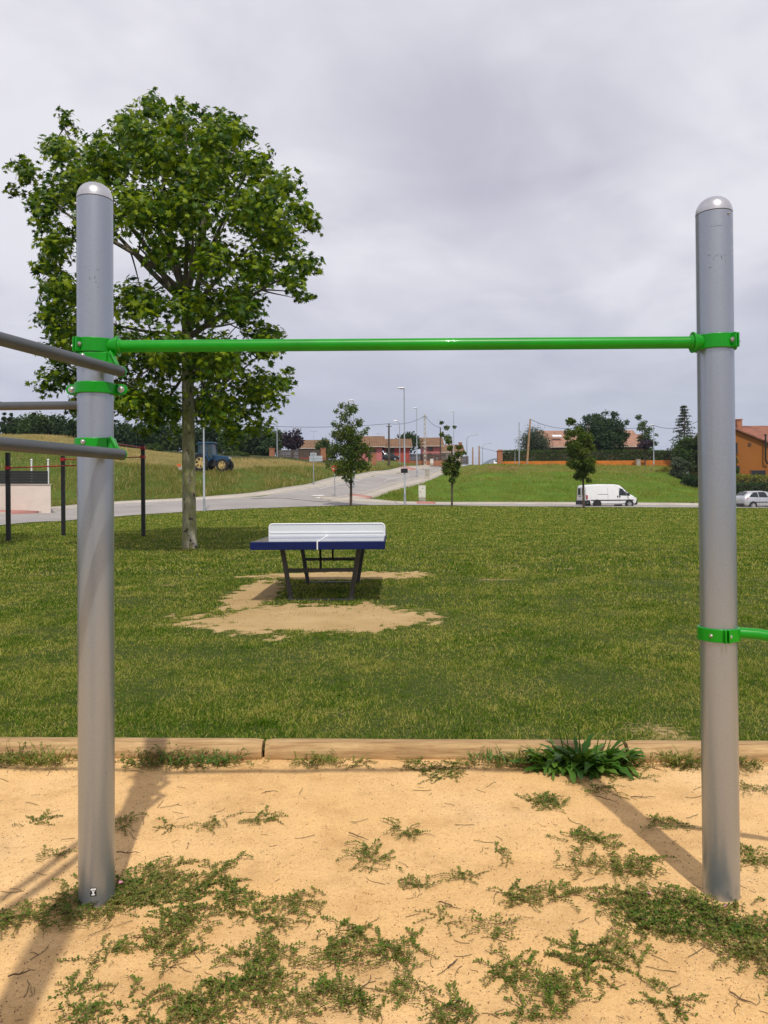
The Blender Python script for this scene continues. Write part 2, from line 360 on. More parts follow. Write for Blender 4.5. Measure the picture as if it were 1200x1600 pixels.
def rot_frames(n, up=0.5, outward=None, spread=1.0):
    """random leaf frames (t, b, nrm)"""
    d = RNG.normal(size=(n, 3))*spread; d[:, 2] += up
    if outward is not None: d += outward
    d /= np.linalg.norm(d, axis=1, keepdims=True)+1e-9
    r = RNG.normal(size=(n, 3)); t = np.cross(d, r); t /= np.linalg.norm(t, axis=1, keepdims=True)+1e-9
    b = np.cross(d, t); return t, b, d
def scatter(name, tv, tf, pos, t, b, nrm, size, mat, parent=None):
    tv = np.asarray(tv, float); tf = np.asarray(tf, int); n = len(pos); k = len(tv)
    size = np.asarray(size).reshape(-1, 1, 1)*np.ones((n, 1, 1))
    vs = pos[:, None, :]+size*(tv[None, :, 0:1]*t[:, None, :]+tv[None, :, 1:2]*b[:, None, :]+tv[None, :, 2:3]*nrm[:, None, :])
    fs = (tf[None]+(np.arange(n)*k)[:, None, None]).reshape(-1, tf.shape[1])
    return np_mesh(name, vs.reshape(-1, 3), fs, mat, parent)
# leaf templates
LEAF4_V = [(0, -.5, 0), (.28, 0, .09), (0, .5, 0), (-.28, 0, .09)]; LEAF4_F = [(0, 1, 2), (0, 2, 3)]
def palmate():
    ang = [(-90, .16), (-62, .34), (-38, .40), (-12, .26), (8, .55), (36, .27), (58, .50), (74, .28), (90, .66), (106, .28), (122, .50), (144, .27), (172, .55), (192, .26), (218, .40), (242, .34)]
    v = [(0, 0, 0.05)]+[(r*math.cos(R(a)), r*math.sin(R(a))+.05, -0.16*r*r+random.uniform(-.03, .03)) for a, r in ang]
    n = len(ang); return v, [(0, 1+i, 1+(i+1) % n) for i in range(n)]
PALM_V, PALM_F = palmate()
def smoothnoise(x, y, sc, seed=0.0):
    return mnoise.noise(Vector((x*sc+seed, y*sc-seed*1.7, seed)))

# ------------------------------------------------------------------ terrain heights
def zc(px, lst):
    ys = []; zs = []
    for Y, kind, v in lst:
        ys.append(Y); zs.append(v if kind == 'z' else P(px, v, Y).z)
    return ys, zs
COLS = [
 (-600, [(20,'z',0),(36,'z',.04),(44,'z',.35),(49,'z',.49),(64,'z',.98),(85,'z',6.8),(100,'z',9.8),(140,'z',11),(400,'z',12),(5000,'z',0)]),
 (0,    [(20,'z',0),(36,'p',822),(44,'p',806),(49,'p',800),(64,'p',786),(85,'p',702),(100,'p',678),(140,'z',11),(400,'z',12),(5000,'z',0)]),
 (100,  [(20,'z',0),(42,'p',815),(52,'p',801),(62,'p',788),(65,'p',785),(84,'p',702),(100,'p',680),(140,'z',11),(400,'z',12),(5000,'z',0)]),
 (180,  [(20,'z',0),(48,'p',808),(64,'p',785),(67,'p',783),(79,'p',725),(96,'p',697),(140,'z',9.5),(400,'z',10),(5000,'z',0)]),
 (320,  [(20,'z',0),(51,'p',799),(65,'p',781),(67,'p',778),(77,'p',735),(95,'p',714),(110,'p',708),(400,'z',8),(5000,'z',0)]),
 (440,  [(20,'z',0),(56,'p',794),(68,'p',771),(70,'p',766),(84,'p',734),(98,'p',717),(108,'p',714),(400,'z',8),(5000,'z',0)]),
 (500,  [(20,'z',0),(58,'p',792),(64,'p',783),(73,'p',763),(76,'p',758),(88,'p',735),(100,'p',721),(120,'p',719),(400,'z',8),(5000,'z',0)]),
 (560,  [(20,'z',0),(60,'p',790),(65,'p',785),(72,'p',773),(88,'p',750),(91,'p',746),(98,'p',735),(108,'p',723),(125,'p',720),(400,'z',8),(5000,'z',0)]),
 (620,  [(20,'z',0),(60,'p',789.5),(67,'p',787),(70,'p',783),(84,'p',758),(104,'p',741),(108,'p',736),(115,'p',727),(121,'p',721),(132,'p',719.5),(400,'z',8),(5000,'z',0)]),
 (660,  [(20,'z',0),(60,'p',789.5),(67,'p',787.5),(70,'p',785),(92,'p',757),(103,'p',747),(120,'p',734),(132,'p',726),(160,'p',724),(400,'z',6),(5000,'z',-30)]),
 (700,  [(20,'z',0),(60,'p',790),(67,'p',788),(70,'p',785),(95,'p',757),(118,'p',738),(132,'p',729.5),(150,'z',6.6),(250,'z',5),(600,'z',-6),(5000,'z',-60)]),
 (735,  [(20,'z',0),(60,'p',790.5),(67,'p',788),(70,'p',785),(95,'p',749),(118,'p',726),(128,'z',6.4),(150,'z',5.6),(250,'z',3),(600,'z',-8),(5000,'z',-60)]),
 (760,  [(20,'z',0),(60,'p',791),(67,'p',788),(70,'p',785),(95,'p',745),(113,'p',724.5),(122,'z',6.2),(150,'z',5.4),(250,'z',2),(600,'z',-10),(5000,'z',-60)]),
 (900,  [(20,'z',0),(59,'p',792.5),(67,'p',788.5),(70,'p',785),(95,'p',744),(110,'p',726),(116,'z',5.75),(135,'z',5.9),(400,'z',3),(5000,'z',-60)]),
 (1040, [(20,'z',0),(58,'p',793.5),(67,'p',789.5),(70,'p',786),(90,'p',756),(108,'p',728.5),(116,'z',5.35),(135,'z',5.5),(400,'z',3),(5000,'z',-60)]),
 (1100, [(20,'z',0),(58,'p',793.5),(67,'p',790),(70,'p',787),(85,'p',770),(110,'p',752),(140,'z',4.5),(400,'z',3),(5000,'z',-60)]),
 (1200, [(20,'z',0),(58,'p',794),(68,'p',790.5),(72,'p',786),(85,'p',769),(95,'p',763),(120,'z',2.5),(400,'z',3),(5000,'z',-60)]),
 (1900, [(20,'z',0),(58,'z',.28),(68,'z',.35),(72,'z',.5),(85,'z',1.5),(95,'z',2),(120,'z',2.5),(400,'z',3),(5000,'z',-60)]),
]
YS = np.concatenate([np.arange(0, 200, 0.5), np.arange(200, 1000, 10), np.arange(1000, 5200, 100)])
CPX = np.array([c[0] for c in COLS], float)
CZ = []
for px, l in COLS:
    ys, zs = zc(px, l); ys = [0]+ys; zs = [0]+zs
    zz = np.interp(YS, ys, zs)
    k = np.ones(7)/7; sm = np.convolve(np.pad(zz[:400], 3, mode='edge'), k, 'valid'); zz[:396] = sm[:396]
    CZ.append(zz)
CZ = np.array(CZ)
def tz(X, Y):
    X = np.asarray(X, float); Y = np.asarray(Y, float)
    Yc = np.clip(Y, 0.001, 5000)
    px = np.clip(600+X*F/np.maximum(Yc, 8.0), CPX[0], CPX[-1]-1e-3)
    i = np.clip(np.searchsorted(CPX, px, side='right')-1, 0, len(CPX)-2)
    f = (px-CPX[i])/(CPX[i+1]-CPX[i])
    j = np.clip(np.searchsorted(YS, Yc, side='right')-1, 0, len(YS)-2)
    g = np.clip((Yc-YS[j])/(YS[j+1]-YS[j]), 0, 1)
    z0 = CZ[i, j]*(1-g)+CZ[i, j+1]*g; z1 = CZ[i+1, j]*(1-g)+CZ[i+1, j+1]*g
    return z0*(1-f)+z1*f
def tz1(X, Y): return float(tz(np.array([X]), np.array([Y]))[0])
def G(px, Y, dz=0.0):
    """terrain point at photograph column px and distance Y"""
    X = (px-600)*Y/F; return Vector((X, Y, tz1(X, Y)+dz))

# plan outlines ---------------------------------------------------
NEAR_EDGE = [(-250,28),(-100,32),(0,36),(100,42),(180,48),(320,51),(440,56),(500,58),(560,60),(700,60),(900,59),(1200,58),(1800,58)]
FAR_LEFT = [(-250,38),(-100,41),(0,45),(60,49),(100,55),(180,62),(320,65),(400,66),(440,68),(500,73),(560,88),(620,104),(660,120),(690,140),(705,165)]
MAIN_FAR = [(-250,38),(-100,41),(0,45),(60,49),(100,55),(180,62),(320,65),(400,65.6),(440,65.6),(508,64.5),(560,66),(700,66.6),(900,66.6),(1200,66.6),(1800,66.6)]
BR_RIGHT = [(508,64.5),(530,67),(560,72),(600,81),(640,95),(690,124),(706,140),(716,165)]
def line(pts, step=0.8, smooth=4):
    W = np.array([((px-600)*Y/F, Y) for px, Y in pts]); d = np.concatenate([[0], np.cumsum(np.linalg.norm(np.diff(W, axis=0), axis=1))])
    s = np.linspace(0, d[-1], max(3, int(d[-1]/step))); L = np.stack([np.interp(s, d, W[:, 0]), np.interp(s, d, W[:, 1])], 1)
    for _ in range(smooth):
        L[1:-1] = (L[:-2]+2*L[1:-1]+L[2:])/4
    return L
def resample(L, n):
    d = np.concatenate([[0], np.cumsum(np.linalg.norm(np.diff(L, axis=0), axis=1))]); s = np.linspace(0, d[-1], n)
    return np.stack([np.interp(s, d, L[:, 0]), np.interp(s, d, L[:, 1])], 1)
def yat(pts, px):
    a = np.array(pts, float); return np.interp(px, a[:, 0], a[:, 1])

def build_terrain():
    ys = np.concatenate([np.arange(-40, 18, 2.0), np.arange(18, 145, 0.7), np.geomspace(146, 4800, 60)])
    t = np.linspace(-1, 1, 361); t = np.sign(t)*np.abs(t)**1.45
    Y = ys[:, None]*np.ones((1, len(t))); X = t[None]*(40+np.maximum(ys, 0)*1.25)[:, None]
    Z = tz(X, Y); px = 600+X*F/np.maximum(Y, 8)
    Z -= np.where((Y < 19.2) & (np.abs(X) < 40), 0.12, 0.0)
    col = np.zeros(X.shape+(4,)); col[..., 3] = 1
    near = yat(NEAR_EDGE, px); fl = yat(FAR_LEFT, px); br = yat(BR_RIGHT, px)
    g0 = np.interp(px, [-100, 100, 180, 320, 440, 520, 560], [86, 84, 79.5, 77.5, 87, 93, 97]); g1 = np.interp(px, [-100, 100, 180, 320, 440, 520, 560], [101, 100, 96, 95, 97, 97, 97.5])
    lawn = np.array([0.105, 0.142, 0.016]); bank = np.array([0.085, 0.135, 0.022]); mound = np.array([0.10, 0.18, 0.016]); gold = np.array([0.21, 0.185, 0.06]); hilltop = np.array([0.06, 0.07, 0.025])
    for i in range(X.shape[0]):
        for j in range(X.shape[1]):
            p, y = px[i, j], Y[i, j]
            if y < near[i, j]+0.5: c = lawn
            elif p < 700 and y > fl[i, j]-0.5:
                nn = smoothnoise(X[i, j], y, 0.25, 3.1)*3
                if p < 560 and g0[i, j]+nn*0.5 < y < g1[i, j]+nn*0.5: c = gold
                elif y > g1[i, j]: c = hilltop
                else: c = bank
                if 560 < p < 700 and y > fl[i, j]+4: c = bank*0.6+gold*0.4 if y > fl[i, j]+9 else bank
            else:
                c = mound
                q = smoothnoise(X[i, j], y, 0.16, 9.2)
                if y > 100 and p > 720: c = mound*0.6+np.array([0.22, 0.15, 0.055])*0.4
                if y > 104 and 760 < p < 860 and q > 0: c = np.array([0.2, 0.13, 0.055])
            col[i, j, :3] = c
            inroad = near[i, j]+1.2 < y < (fl[i, j] if p < 500 else yat(MAIN_FAR, p))-1.2 or (506 < p < 716 and br[i, j]+1.2 < y < fl[i, j]-1.2)
            if inroad and y > 20: Z[i, j] -= 0.22
            elif y > 68: Z[i, j] += 0.22*smoothnoise(X[i, j], y, 0.22, 1.3)*min(1, (y-68)/12)
    n, m = X.shape
    V = np.stack([X, Y, Z], -1).reshape(-1, 3); idx = np.arange(n*m).reshape(n, m)
    fs = np.stack([idx[:-1, :-1], idx[:-1, 1:], idx[1:, 1:], idx[1:, :-1]], -1).reshape(-1, 4)
    o = np_mesh('ground', V, fs, 'terrain', smooth=True)
    a = o.data.color_attributes.new('zone', 'FLOAT_COLOR', 'POINT'); a.data.foreach_set('color', col.reshape(-1).astype(np.float32))
    tag(o, kind='structure')
build_terrain()

def strip_between(name, A, B, mat, off, nacross=8, kind='structure', n=160):
    A = resample(A, n); B = resample(B, n); t = np.linspace(0, 1, nacross+1)
    XY = A[:, None, :]*(1-t)[None, :, None]+B[:, None, :]*t[None, :, None]
    Z = tz(XY[..., 0], XY[..., 1])+off
    V = np.concatenate([XY, Z[..., None]], -1).reshape(-1, 3); idx = np.arange(n*(nacross+1)).reshape(n, -1)
    fs = np.stack([idx[:-1, :-1], idx[:-1, 1:], idx[1:, 1:], idx[1:, :-1]], -1).reshape(-1, 4)
    o = np_mesh(name, V, fs, mat, smooth=True)
    # make normals face up
    if o.data.polygons[0].normal.z < 0: o.data.flip_normals()
    return tag(o, kind=kind)
def offset_line(L, d):
    t = np.gradient(L, axis=0); t /= np.linalg.norm(t, axis=1, keepdims=True); nrm = np.stack([-t[:, 1], t[:, 0]], 1); return L+nrm*d
def ribbon(name, L, d0, d1, mat, top, kind='structure', depth=0.45):
    A, B = offset_line(L, d0), offset_line(L, d1)
    za = tz(A[:, 0], A[:, 1])+top; zb = tz(B[:, 0], B[:, 1])+top; n = len(L); V = np.concatenate([np.c_[A, za-depth], np.c_[A, za], np.c_[B, zb], np.c_[B, zb-depth]], 0)
    fs = []
    for k in range(3):
        i = np.arange(n-1); fs.append(np.stack([k*n+i, k*n+i+1, (k+1)*n+i+1, (k+1)*n+i], 1))
    fs.append(np.array([[0, n, 2*n, 3*n], [n-1, 2*n-1, 3*n-1, 4*n-1]]))
    o = np_mesh(name, V, np.concatenate(fs), mat)
    bm = bmesh.new(); bm.from_mesh(o.data); bmesh.ops.recalc_face_normals(bm, faces=bm.faces); bm.to_mesh(o.data); bm.free()
    return tag(o, kind=kind)
def build_roads():
    ne, fl, mf, br = line(NEAR_EDGE), line(FAR_LEFT, smooth=6), line(MAIN_FAR), line(BR_RIGHT, smooth=3)
    # main road: match both edges by photograph column so that the strip stays regular
    pxs = np.linspace(-250, 1800, 260)
    A = np.array([((p-600)*yat(NEAR_EDGE, p)/F, yat(NEAR_EDGE, p)) for p in pxs]); B = np.array([((p-600)*yat(MAIN_FAR, p)/F, yat(MAIN_FAR, p)) for p in pxs])
    for _ in range(3):
        A[1:-1] = (A[:-2]+2*A[1:-1]+A[2:])/4; B[1:-1] = (B[:-2]+2*B[1:-1]+B[2:])/4
    n = 260; t = np.linspace(0, 1, 11); XY = A[:, None]*(1-t)[None, :, None]+B[:, None]*t[None, :, None]
    V = np.concatenate([XY, (tz(XY[..., 0], XY[..., 1])+0.03)[..., None]], -1).reshape(-1, 3); idx = np.arange(n*11).reshape(n, 11)
    o = np_mesh('road', V, np.stack([idx[:-1, :-1], idx[1:, :-1], idx[1:, 1:], idx[:-1, 1:]], -1).reshape(-1, 4), 'asphalt', smooth=True)
    if o.data.polygons[0].normal.z < 0: o.data.flip_normals()
    tag(o, kind='structure')
    L2 = line([(390,63.8),(440,68),(500,73),(560,88),(620,104),(660,120),(690,140),(705,165)], smooth=6)
    R2 = line([(508,62.6),(530,67),(560,72),(600,81),(640,95),(690,124),(706,140),(716,165)], smooth=3)
    strip_between('side_road', L2, R2, 'asphalt', 0.06, 8)
    ribbon('kerb', fl, 0.0, 0.18, 'kerbstone', 0.15)
    ribbon('pavement', fl, 0.18, 1.6, 'pavement', 0.14)
    R3 = line([(508,64.5),(560,66),(700,66.6),(900,66.6),(1200,66.6),(1800,66.6)])
    ribbon('kerb', R3, 0.0, 0.18, 'kerbstone', 0.15)
    ribbon('pavement', R3, 0.18, 1.9, 'pavement', 0.14)
    ribbon('kerb', br, -0.18, 0.0, 'kerbstone', 0.15)
    ribbon('pavement', br, -1.8, -0.18, 'pavement', 0.143)
    # red paved dropped crossings
    for k, (p0, p1, ln, d0, d1) in enumerate([(392, 420, fl, 0.0, 1.62), (642, 682, R3, 0.0, 1.92), (540, 556, br, -1.82, -0.0), (10, 62, fl, 0.0, 1.62), (640, 652, fl, 0., 1.62)]):
        pp = 600+ln[:, 0]*F/ln[:, 1]; s = ln[(pp > p0) & (pp < p1)]
        if len(s) > 2: ribbon('red_paving', s, d0-0.003, d1+0.003, 'red_paving', 0.165)
    # markings
    def mark(name, pts, w):
        L = line(pts, 0.5, 0); A, B = offset_line(L, -w/2), offset_line(L, w/2); return strip_between(name, A, B, 'road_paint', 0.09, 1, n=24)
    for (a, b) in [((120, 53), (175, 57.5)), ((196, 58), (235, 59)), ((260, 59.5), (290, 60))]: mark('road_marking', [a, b], 0.18)
    mark('road_marking', [(488, 66.5), (506, 67.3)], 0.5); mark('road_marking', [(494, 65), (512, 66.2)], 0.5)
    for (a, b) in [((440, 67.0), (500, 71.8)), ((500, 71.8), (560, 86.5)), ((560, 86.5), (620, 102.2)), ((600, 88), (640, 104)), ((664, 119), (676, 126))]: mark('road_marking', [a, b], 0.10)
build_roads()

# ------------------------------------------------------------------ near ground: sand and lawn
LOGY0, LOGY1 = 3.87, 3.73    # log line at X=-2 and X=+1.9
def logy(X): return LOGY0+(X+1.94)*(LOGY1-LOGY0)/3.84
def lawn_h(X, Y): return 0.045*np.clip(1-(Y-logy(X)-0.1)/3.0, 0, 1)
def grid_mesh(name, xs, ys, zf, mat, attr=None):
    X, Y = np.meshgrid(xs, ys); Z = zf(X, Y); n, m = X.shape
    idx = np.arange(n*m).reshape(n, m); fs = np.stack([idx[:-1, :-1], idx[:-1, 1:], idx[1:, 1:], idx[1:, :-1]], -1).reshape(-1, 4)
    o = np_mesh(name, np.stack([X, Y, Z], -1).reshape(-1, 3), fs, mat, smooth=True)
    if attr is not None:
        a = o.data.attributes.new(attr[0], 'FLOAT', 'POINT'); a.data.foreach_set('value', attr[1](X, Y).reshape(-1).astype(np.float32))
    return tag(o, kind='structure')
vn = np.vectorize(smoothnoise)
def sand_z(X, Y):
    return 0.010*vn(X, Y, 1.3, 2.2)+0.009*vn(X, Y, 5.0, 4.4)+0.003*vn(X, Y, 17.0, 5.4)+0.012*np.clip((Y-3.45)/0.3, 0, 1)
def sand_far(X, Y): return np.minimum(Y, logy(X)-0.02)
def build_near():
    xs = np.arange(-7, 7.01, 0.045); ys = np.concatenate([np.arange(-4, 1, 0.2), np.arange(1, 3.9, 0.03)])
    X, Y = np.meshgrid(xs, ys); Y = np.minimum(Y, logy(X)+0.0)
    Z = sand_z(X, Y); n, m = X.shape; idx = np.arange(n*m).reshape(n, m)
    fs = np.stack([idx[:-1, :-1], idx[:-1, 1:], idx[1:, 1:], idx[1:, :-1]], -1).reshape(-1, 4)
    tag(np_mesh('sand', np.stack([X, Y, Z], -1).reshape(-1, 3), fs, 'sand', smooth=True), kind='structure')
    xs = np.concatenate([np.arange(-14, -4, .1), np.arange(-4, 4, .045), np.arange(4, 14.01, .1)]); ys = np.concatenate([np.arange(0, 10, 0.05), np.arange(10, 16.3, 0.1)])
    X, T = np.meshgrid(xs, ys); Y = logy(X)+T; Z = lawn_h(X, Y)+0.012*vn(X, Y, 1.1, 6.1)*np.clip((19-Y)/3, 0, 1)+np.clip((Y-17)/3, 0, 1)*0.01
    n, m = X.shape; idx = np.arange(n*m).reshape(n, m)
    fs = np.stack([idx[:-1, :-1], idx[:-1, 1:], idx[1:, 1:], idx[1:, :-1]], -1).reshape(-1, 4)
    o = np_mesh('lawn', np.stack([X, Y, Z], -1).reshape(-1, 3), fs, 'lawn_soil', smooth=True)
    a = o.data.attributes.new('bare', 'FLOAT', 'POINT'); a.data.foreach_set('value', bare(X, Y).reshape(-1).astype(np.float32))
    tag(o, kind='structure')
def bare(X, Y):
    """how worn the lawn is (0 grass .. 1 bare sand)"""
    nz = 0.3*vn(X, Y, 0.9, 11.0)+0.6*vn(X, Y, 2.6, 12.0)+0.75*vn(X, Y, 6.5, 13.0)+0.6*vn(X, Y, 15.0, 14.0)
    def ell(cx, cy, rx, ry): return 1-np.sqrt(((X-cx)/rx)**2+((Y-cy)/ry)**2)
    a = ell(-0.76, 8.3, 1.45, 1.15)+0.46*nz                 # in front of the table
    b = ell(-0.75, 12.7, 1.7, 0.75)+0.45*nz-.05                    # behind it
    c = ell(-1.75, 10.4, 0.38, 2.3)+0.55*nz-0.1                # along its left side
    d = 0.14*vn(X, Y, 0.55, 20.0)+0.27*vn(X, Y, 1.7, 21.0)-0.16 # thin places
    return np.clip(np.maximum.reduce([a*1.7, b*1.7, c*1.6, d*2.2])+0.32, 0, 1)
build_near()

# grass ---------------------------------------------------------------
BLADE_V = np.array([(-.5, 0, 0), (.5, 0, 0), (.36, .55, .12), (-.36, .55, .12), (0, 1, .42)])
BLADE_F = np.array([(0, 1, 2), (0, 2, 3), (3, 2, 4)])
def blades(name, pos, h, w, mat, lean=0.45):
    n = len(pos); a = RNG.uniform(0, 2*PI, n); t = np.stack([np.cos(a), np.sin(a), 0*a], 1); up = np.stack([RNG.normal(0, lean, n), RNG.normal(0, lean, n), np.ones(n)], 1)
    up /= np.linalg.norm(up, axis=1, keepdims=True); nn = np.cross(t, up)
    V = BLADE_V[None]; vs = pos[:, None, :]+V[..., 0:1]*t[:, None]*w[:, None, None]+(V[..., 1:2]*up[:, None]+V[..., 2:3]*nn[:, None])*h[:, None, None]
    fs = (BLADE_F[None]+(np.arange(n)*5)[:, None, None]).reshape(-1, 3)
    o = np_mesh(name, vs.reshape(-1, 3), fs, mat); tag(o, kind='stuff'); return o
def build_grass():
    P_, H_, W_ = [], [], []
    for (y0, y1, dens, h, w) in [(3.75, 6, 12500, .021, .0040), (6, 9, 6200, .023, .0058), (9, 13, 2500, .027, .0090), (13, 20, 760, .042, .017), (20, 34, 210, .05, .032), (34, 60, 70, .06, .06)]:
        wx = 1.9 if y0 < 20 else 2.5; area = 0.56*(y1*y1-y0*y0)+2*wx*(y1-y0); n = int(area*dens)
        Y = np.sqrt(RNG.uniform(y0*y0, y1*y1, n)); X = RNG.uniform(-1, 1, n)*(0.56*Y+wx)
        if y0 < 20:
            m = n//14; ci = RNG.integers(0, m, n); R_ = {3.75: .022, 6: .03, 9: .045, 13: .07}[y0]
            cY = np.sqrt(RNG.uniform(y0*y0, y1*y1, m)); cX = RNG.uniform(-1, 1, m)*(0.56*cY+wx); fr = RNG.uniform(0, 1, n) < .7
            Y = np.where(fr, cY[ci]+RNG.normal(0, R_, n), Y); X = np.where(fr, cX[ci]+RNG.normal(0, R_, n), X); Y = np.maximum(Y, 3.5)
        keep = Y > logy(X)+0.03
        px = 600+X*F/Y; keep &= Y < yat(NEAR_EDGE, px)-0.05
        X, Y = X[keep], Y[keep]
        if y0 < 14:
            b = bare(X, Y); keep = RNG.uniform(0, 1, len(X)) > np.clip((b-0.30)*2.4, 0, 0.965)-0.35*np.clip(vn(X, Y, 5.0, 33.0)-.25, 0, 1)*(b > .4); X, Y, = X[keep], Y[keep]; b = b[keep]
            hh = h*(1.12-0.9*np.clip(b-0.25, 0, .6))*RNG.uniform(.5, 1.35, len(X))
            hh *= 1+0.9*np.clip(vn(X, Y, 1.4, 31.0), 0, 1)+.7*np.clip(vn(X, Y, 5.0, 35.0), 0, 1)
            Z = lawn_h(X, Y)-0.004
        else:
            hh = h*RNG.uniform(.5, 1.3, len(X)); Z = tz(X, Y)-0.005
        e = np.exp(-(Y-logy(X))/0.12) if y0 < 4 else 0
        hh = hh*(1+0.7*e)
        P_.append(np.stack([X, Y, Z], 1)); H_.append(hh); W_.append(w*RNG.uniform(.7, 1.3, len(X)))
    blades('lawn_grass', np.concatenate(P_), np.concatenate(H_), np.concatenate(W_), 'grass', 1.1)
    # long grass on the bank
    def field(name, n, pxr, ylo, yhi, h, w, mat, lean=0.35, cl=0.35):
        px = RNG.uniform(pxr[0], pxr[1], n*2); lo = ylo(px); hi = yhi(px); Y = lo+(hi-lo)*RNG.uniform(0, 1, n*2); X = (px-600)*Y/F
        nz = vn(X, Y, 0.35, 40.0); k = (RNG.uniform(-1, 1, n*2) < nz+cl) & (hi > lo); X, Y, nz = X[k][:n], Y[k][:n], nz[k][:n]
        dm = np.full(len(X), 1e9)
        for lp in (line(FAR_LEFT, smooth=6), line(BR_RIGHT, smooth=3)):
            for q in range(0, len(lp), 2): dm = np.minimum(dm, (X-lp[q, 0])**2+(Y-lp[q, 1])**2)
        k = dm > 1.95**2; X, Y, nz = X[k], Y[k], nz[k]
        hh = h*RNG.uniform(.4, 1.25, len(X))*(1+0.8*nz)
        hh = np.maximum(hh, 0.08)
        blades(name, np.stack([X, Y, tz(X, Y)-0.03], 1), hh, w*RNG.uniform(.6, 1.4, len(X)), mat, lean)
    g0 = lambda p: np.interp(p, [-100, 100, 180, 320, 440, 520, 560], [86, 84, 79.5, 77.5, 87, 93, 97])
    g1 = lambda p: np.interp(p, [-100, 100, 180, 320, 440, 520, 560], [101, 100, 96, 95, 97, 97, 97.5])
    fl = lambda p: yat(FAR_LEFT, p)
    field('bank_grass', 62000, (-60, 660), lambda p: fl(p)+1.5, lambda p: np.where(p < 560, g0(p)+1, fl(p)+11), 0.33, 0.038, 'bank_grass', cl=0.6)
    field('dry_grass', 13000, (-60, 560), lambda p: g0(p)-0.5, lambda p: g1(p)+1, 0.25, 0.042, 'dry_grass')
    field('bank_dry_tufts', 5000, (-60, 640), lambda p: fl(p)+3, lambda p: np.where(p < 560, g0(p), fl(p)+10), 0.5, 0.04, 'dry_grass', cl=-0.1)
    br = lambda p: yat(BR_RIGHT, p)
    mlo = lambda p: np.where(p < 716, np.maximum(69.2, 0*p), 69.0)
    mhi = lambda p: np.where(p < 716, np.minimum(br(p)-0.2*0, 140), 112)
    field('mound_grass', 36000, (556, 1110), mlo, mhi, 0.26, 0.05, 'mound_grass', cl=0.55)
    field('mound_dry_tufts', 4500, (700, 1110), lambda p: 90+0*p, lambda p: 112+0*p, 0.2, 0.05, 'dry_grass', cl=-0.05)
build_grass()

# ------------------------------------------------------------------ weeds, twigs and logs at the front
WEEDS = [(150,1400,90,34,1.2),(55,1432,75,20,1.1),(235,1388,70,38,1.1),(295,1345,18,9,.8),(345,1355,22,22,.9),(315,1402,55,36,.9),(270,1465,48,48,1.3),(150,1490,36,24,.7),(110,1550,20,14,.6),(130,1592,45,16,1.2),
 (215,1570,30,25,.6),(410,1510,48,55,1.2),(350,1562,78,34,1.2),(280,1592,42,20,1.1),(435,1430,55,20,.8),(380,1408,28,18,.8),(480,1405,40,10,.6),(540,1480,45,34,1.1),(545,1555,48,32,1.1),(480,1572,50,26,1.0),
 (265,1285,25,11,.6),(330,1285,28,9,.5),(410,1282,18,9,.7),(55,1282,28,7,.6),(85,1330,19,9,.6),(190,1288,12,9,.9),(575,1338,20,20,.7),(592,1495,22,18,.6),
 (615,1340,32,15,.8),(630,1300,26,14,.6),(795,1340,32,13,.8),(855,1256,28,17,.9),(922,1325,46,19,.9),(900,1350,26,20,.7),(995,1360,62,15,1.0),(840,1400,62,19,.9),(755,1470,28,15,.6),(1045,1295,32,11,.7),
 (990,1430,48,40,1.3),(1055,1440,72,44,1.4),(1150,1455,72,60,1.5),(1178,1525,45,44,1.2),(940,1500,72,34,1.1),(800,1520,40,25,.8),(875,1552,52,28,.9),(710,1588,58,20,1.2),(630,1555,42,24,.7),(630,1490,42,19,.8),
 (1035,1570,42,24,.7),(840,1586,32,15,.8),(1178,1345,32,14,.9),(720,1370,24,6,.5),(650,1385,22,7,.5),(780,1445,30,8,.4),(700,1440,30,8,.3),
 (25,1197,40,11,.9),(80,1190,40,18,1.5),(20,1185,40,14,1.3),(250,1180,50,18,1.5),(318,1180,74,18,1.8),(455,1190,45,10,.6),(508,1192,30,13,1.0),(560,1196,24,8,.7),(650,1197,30,11,.9),(690,1207,48,17,.8),(770,1181,46,17,1.6),(1060,1188,40,18,1.5),(1110,1188,40,16,1.3),(1180,1195,40,10,.8),(985,1212,40,12,.6),(835,1186,44,18,1.5),(970,1195,40,16,1.1),(930,1235,40,12,.5),(1180,1240,28,7,.4)]
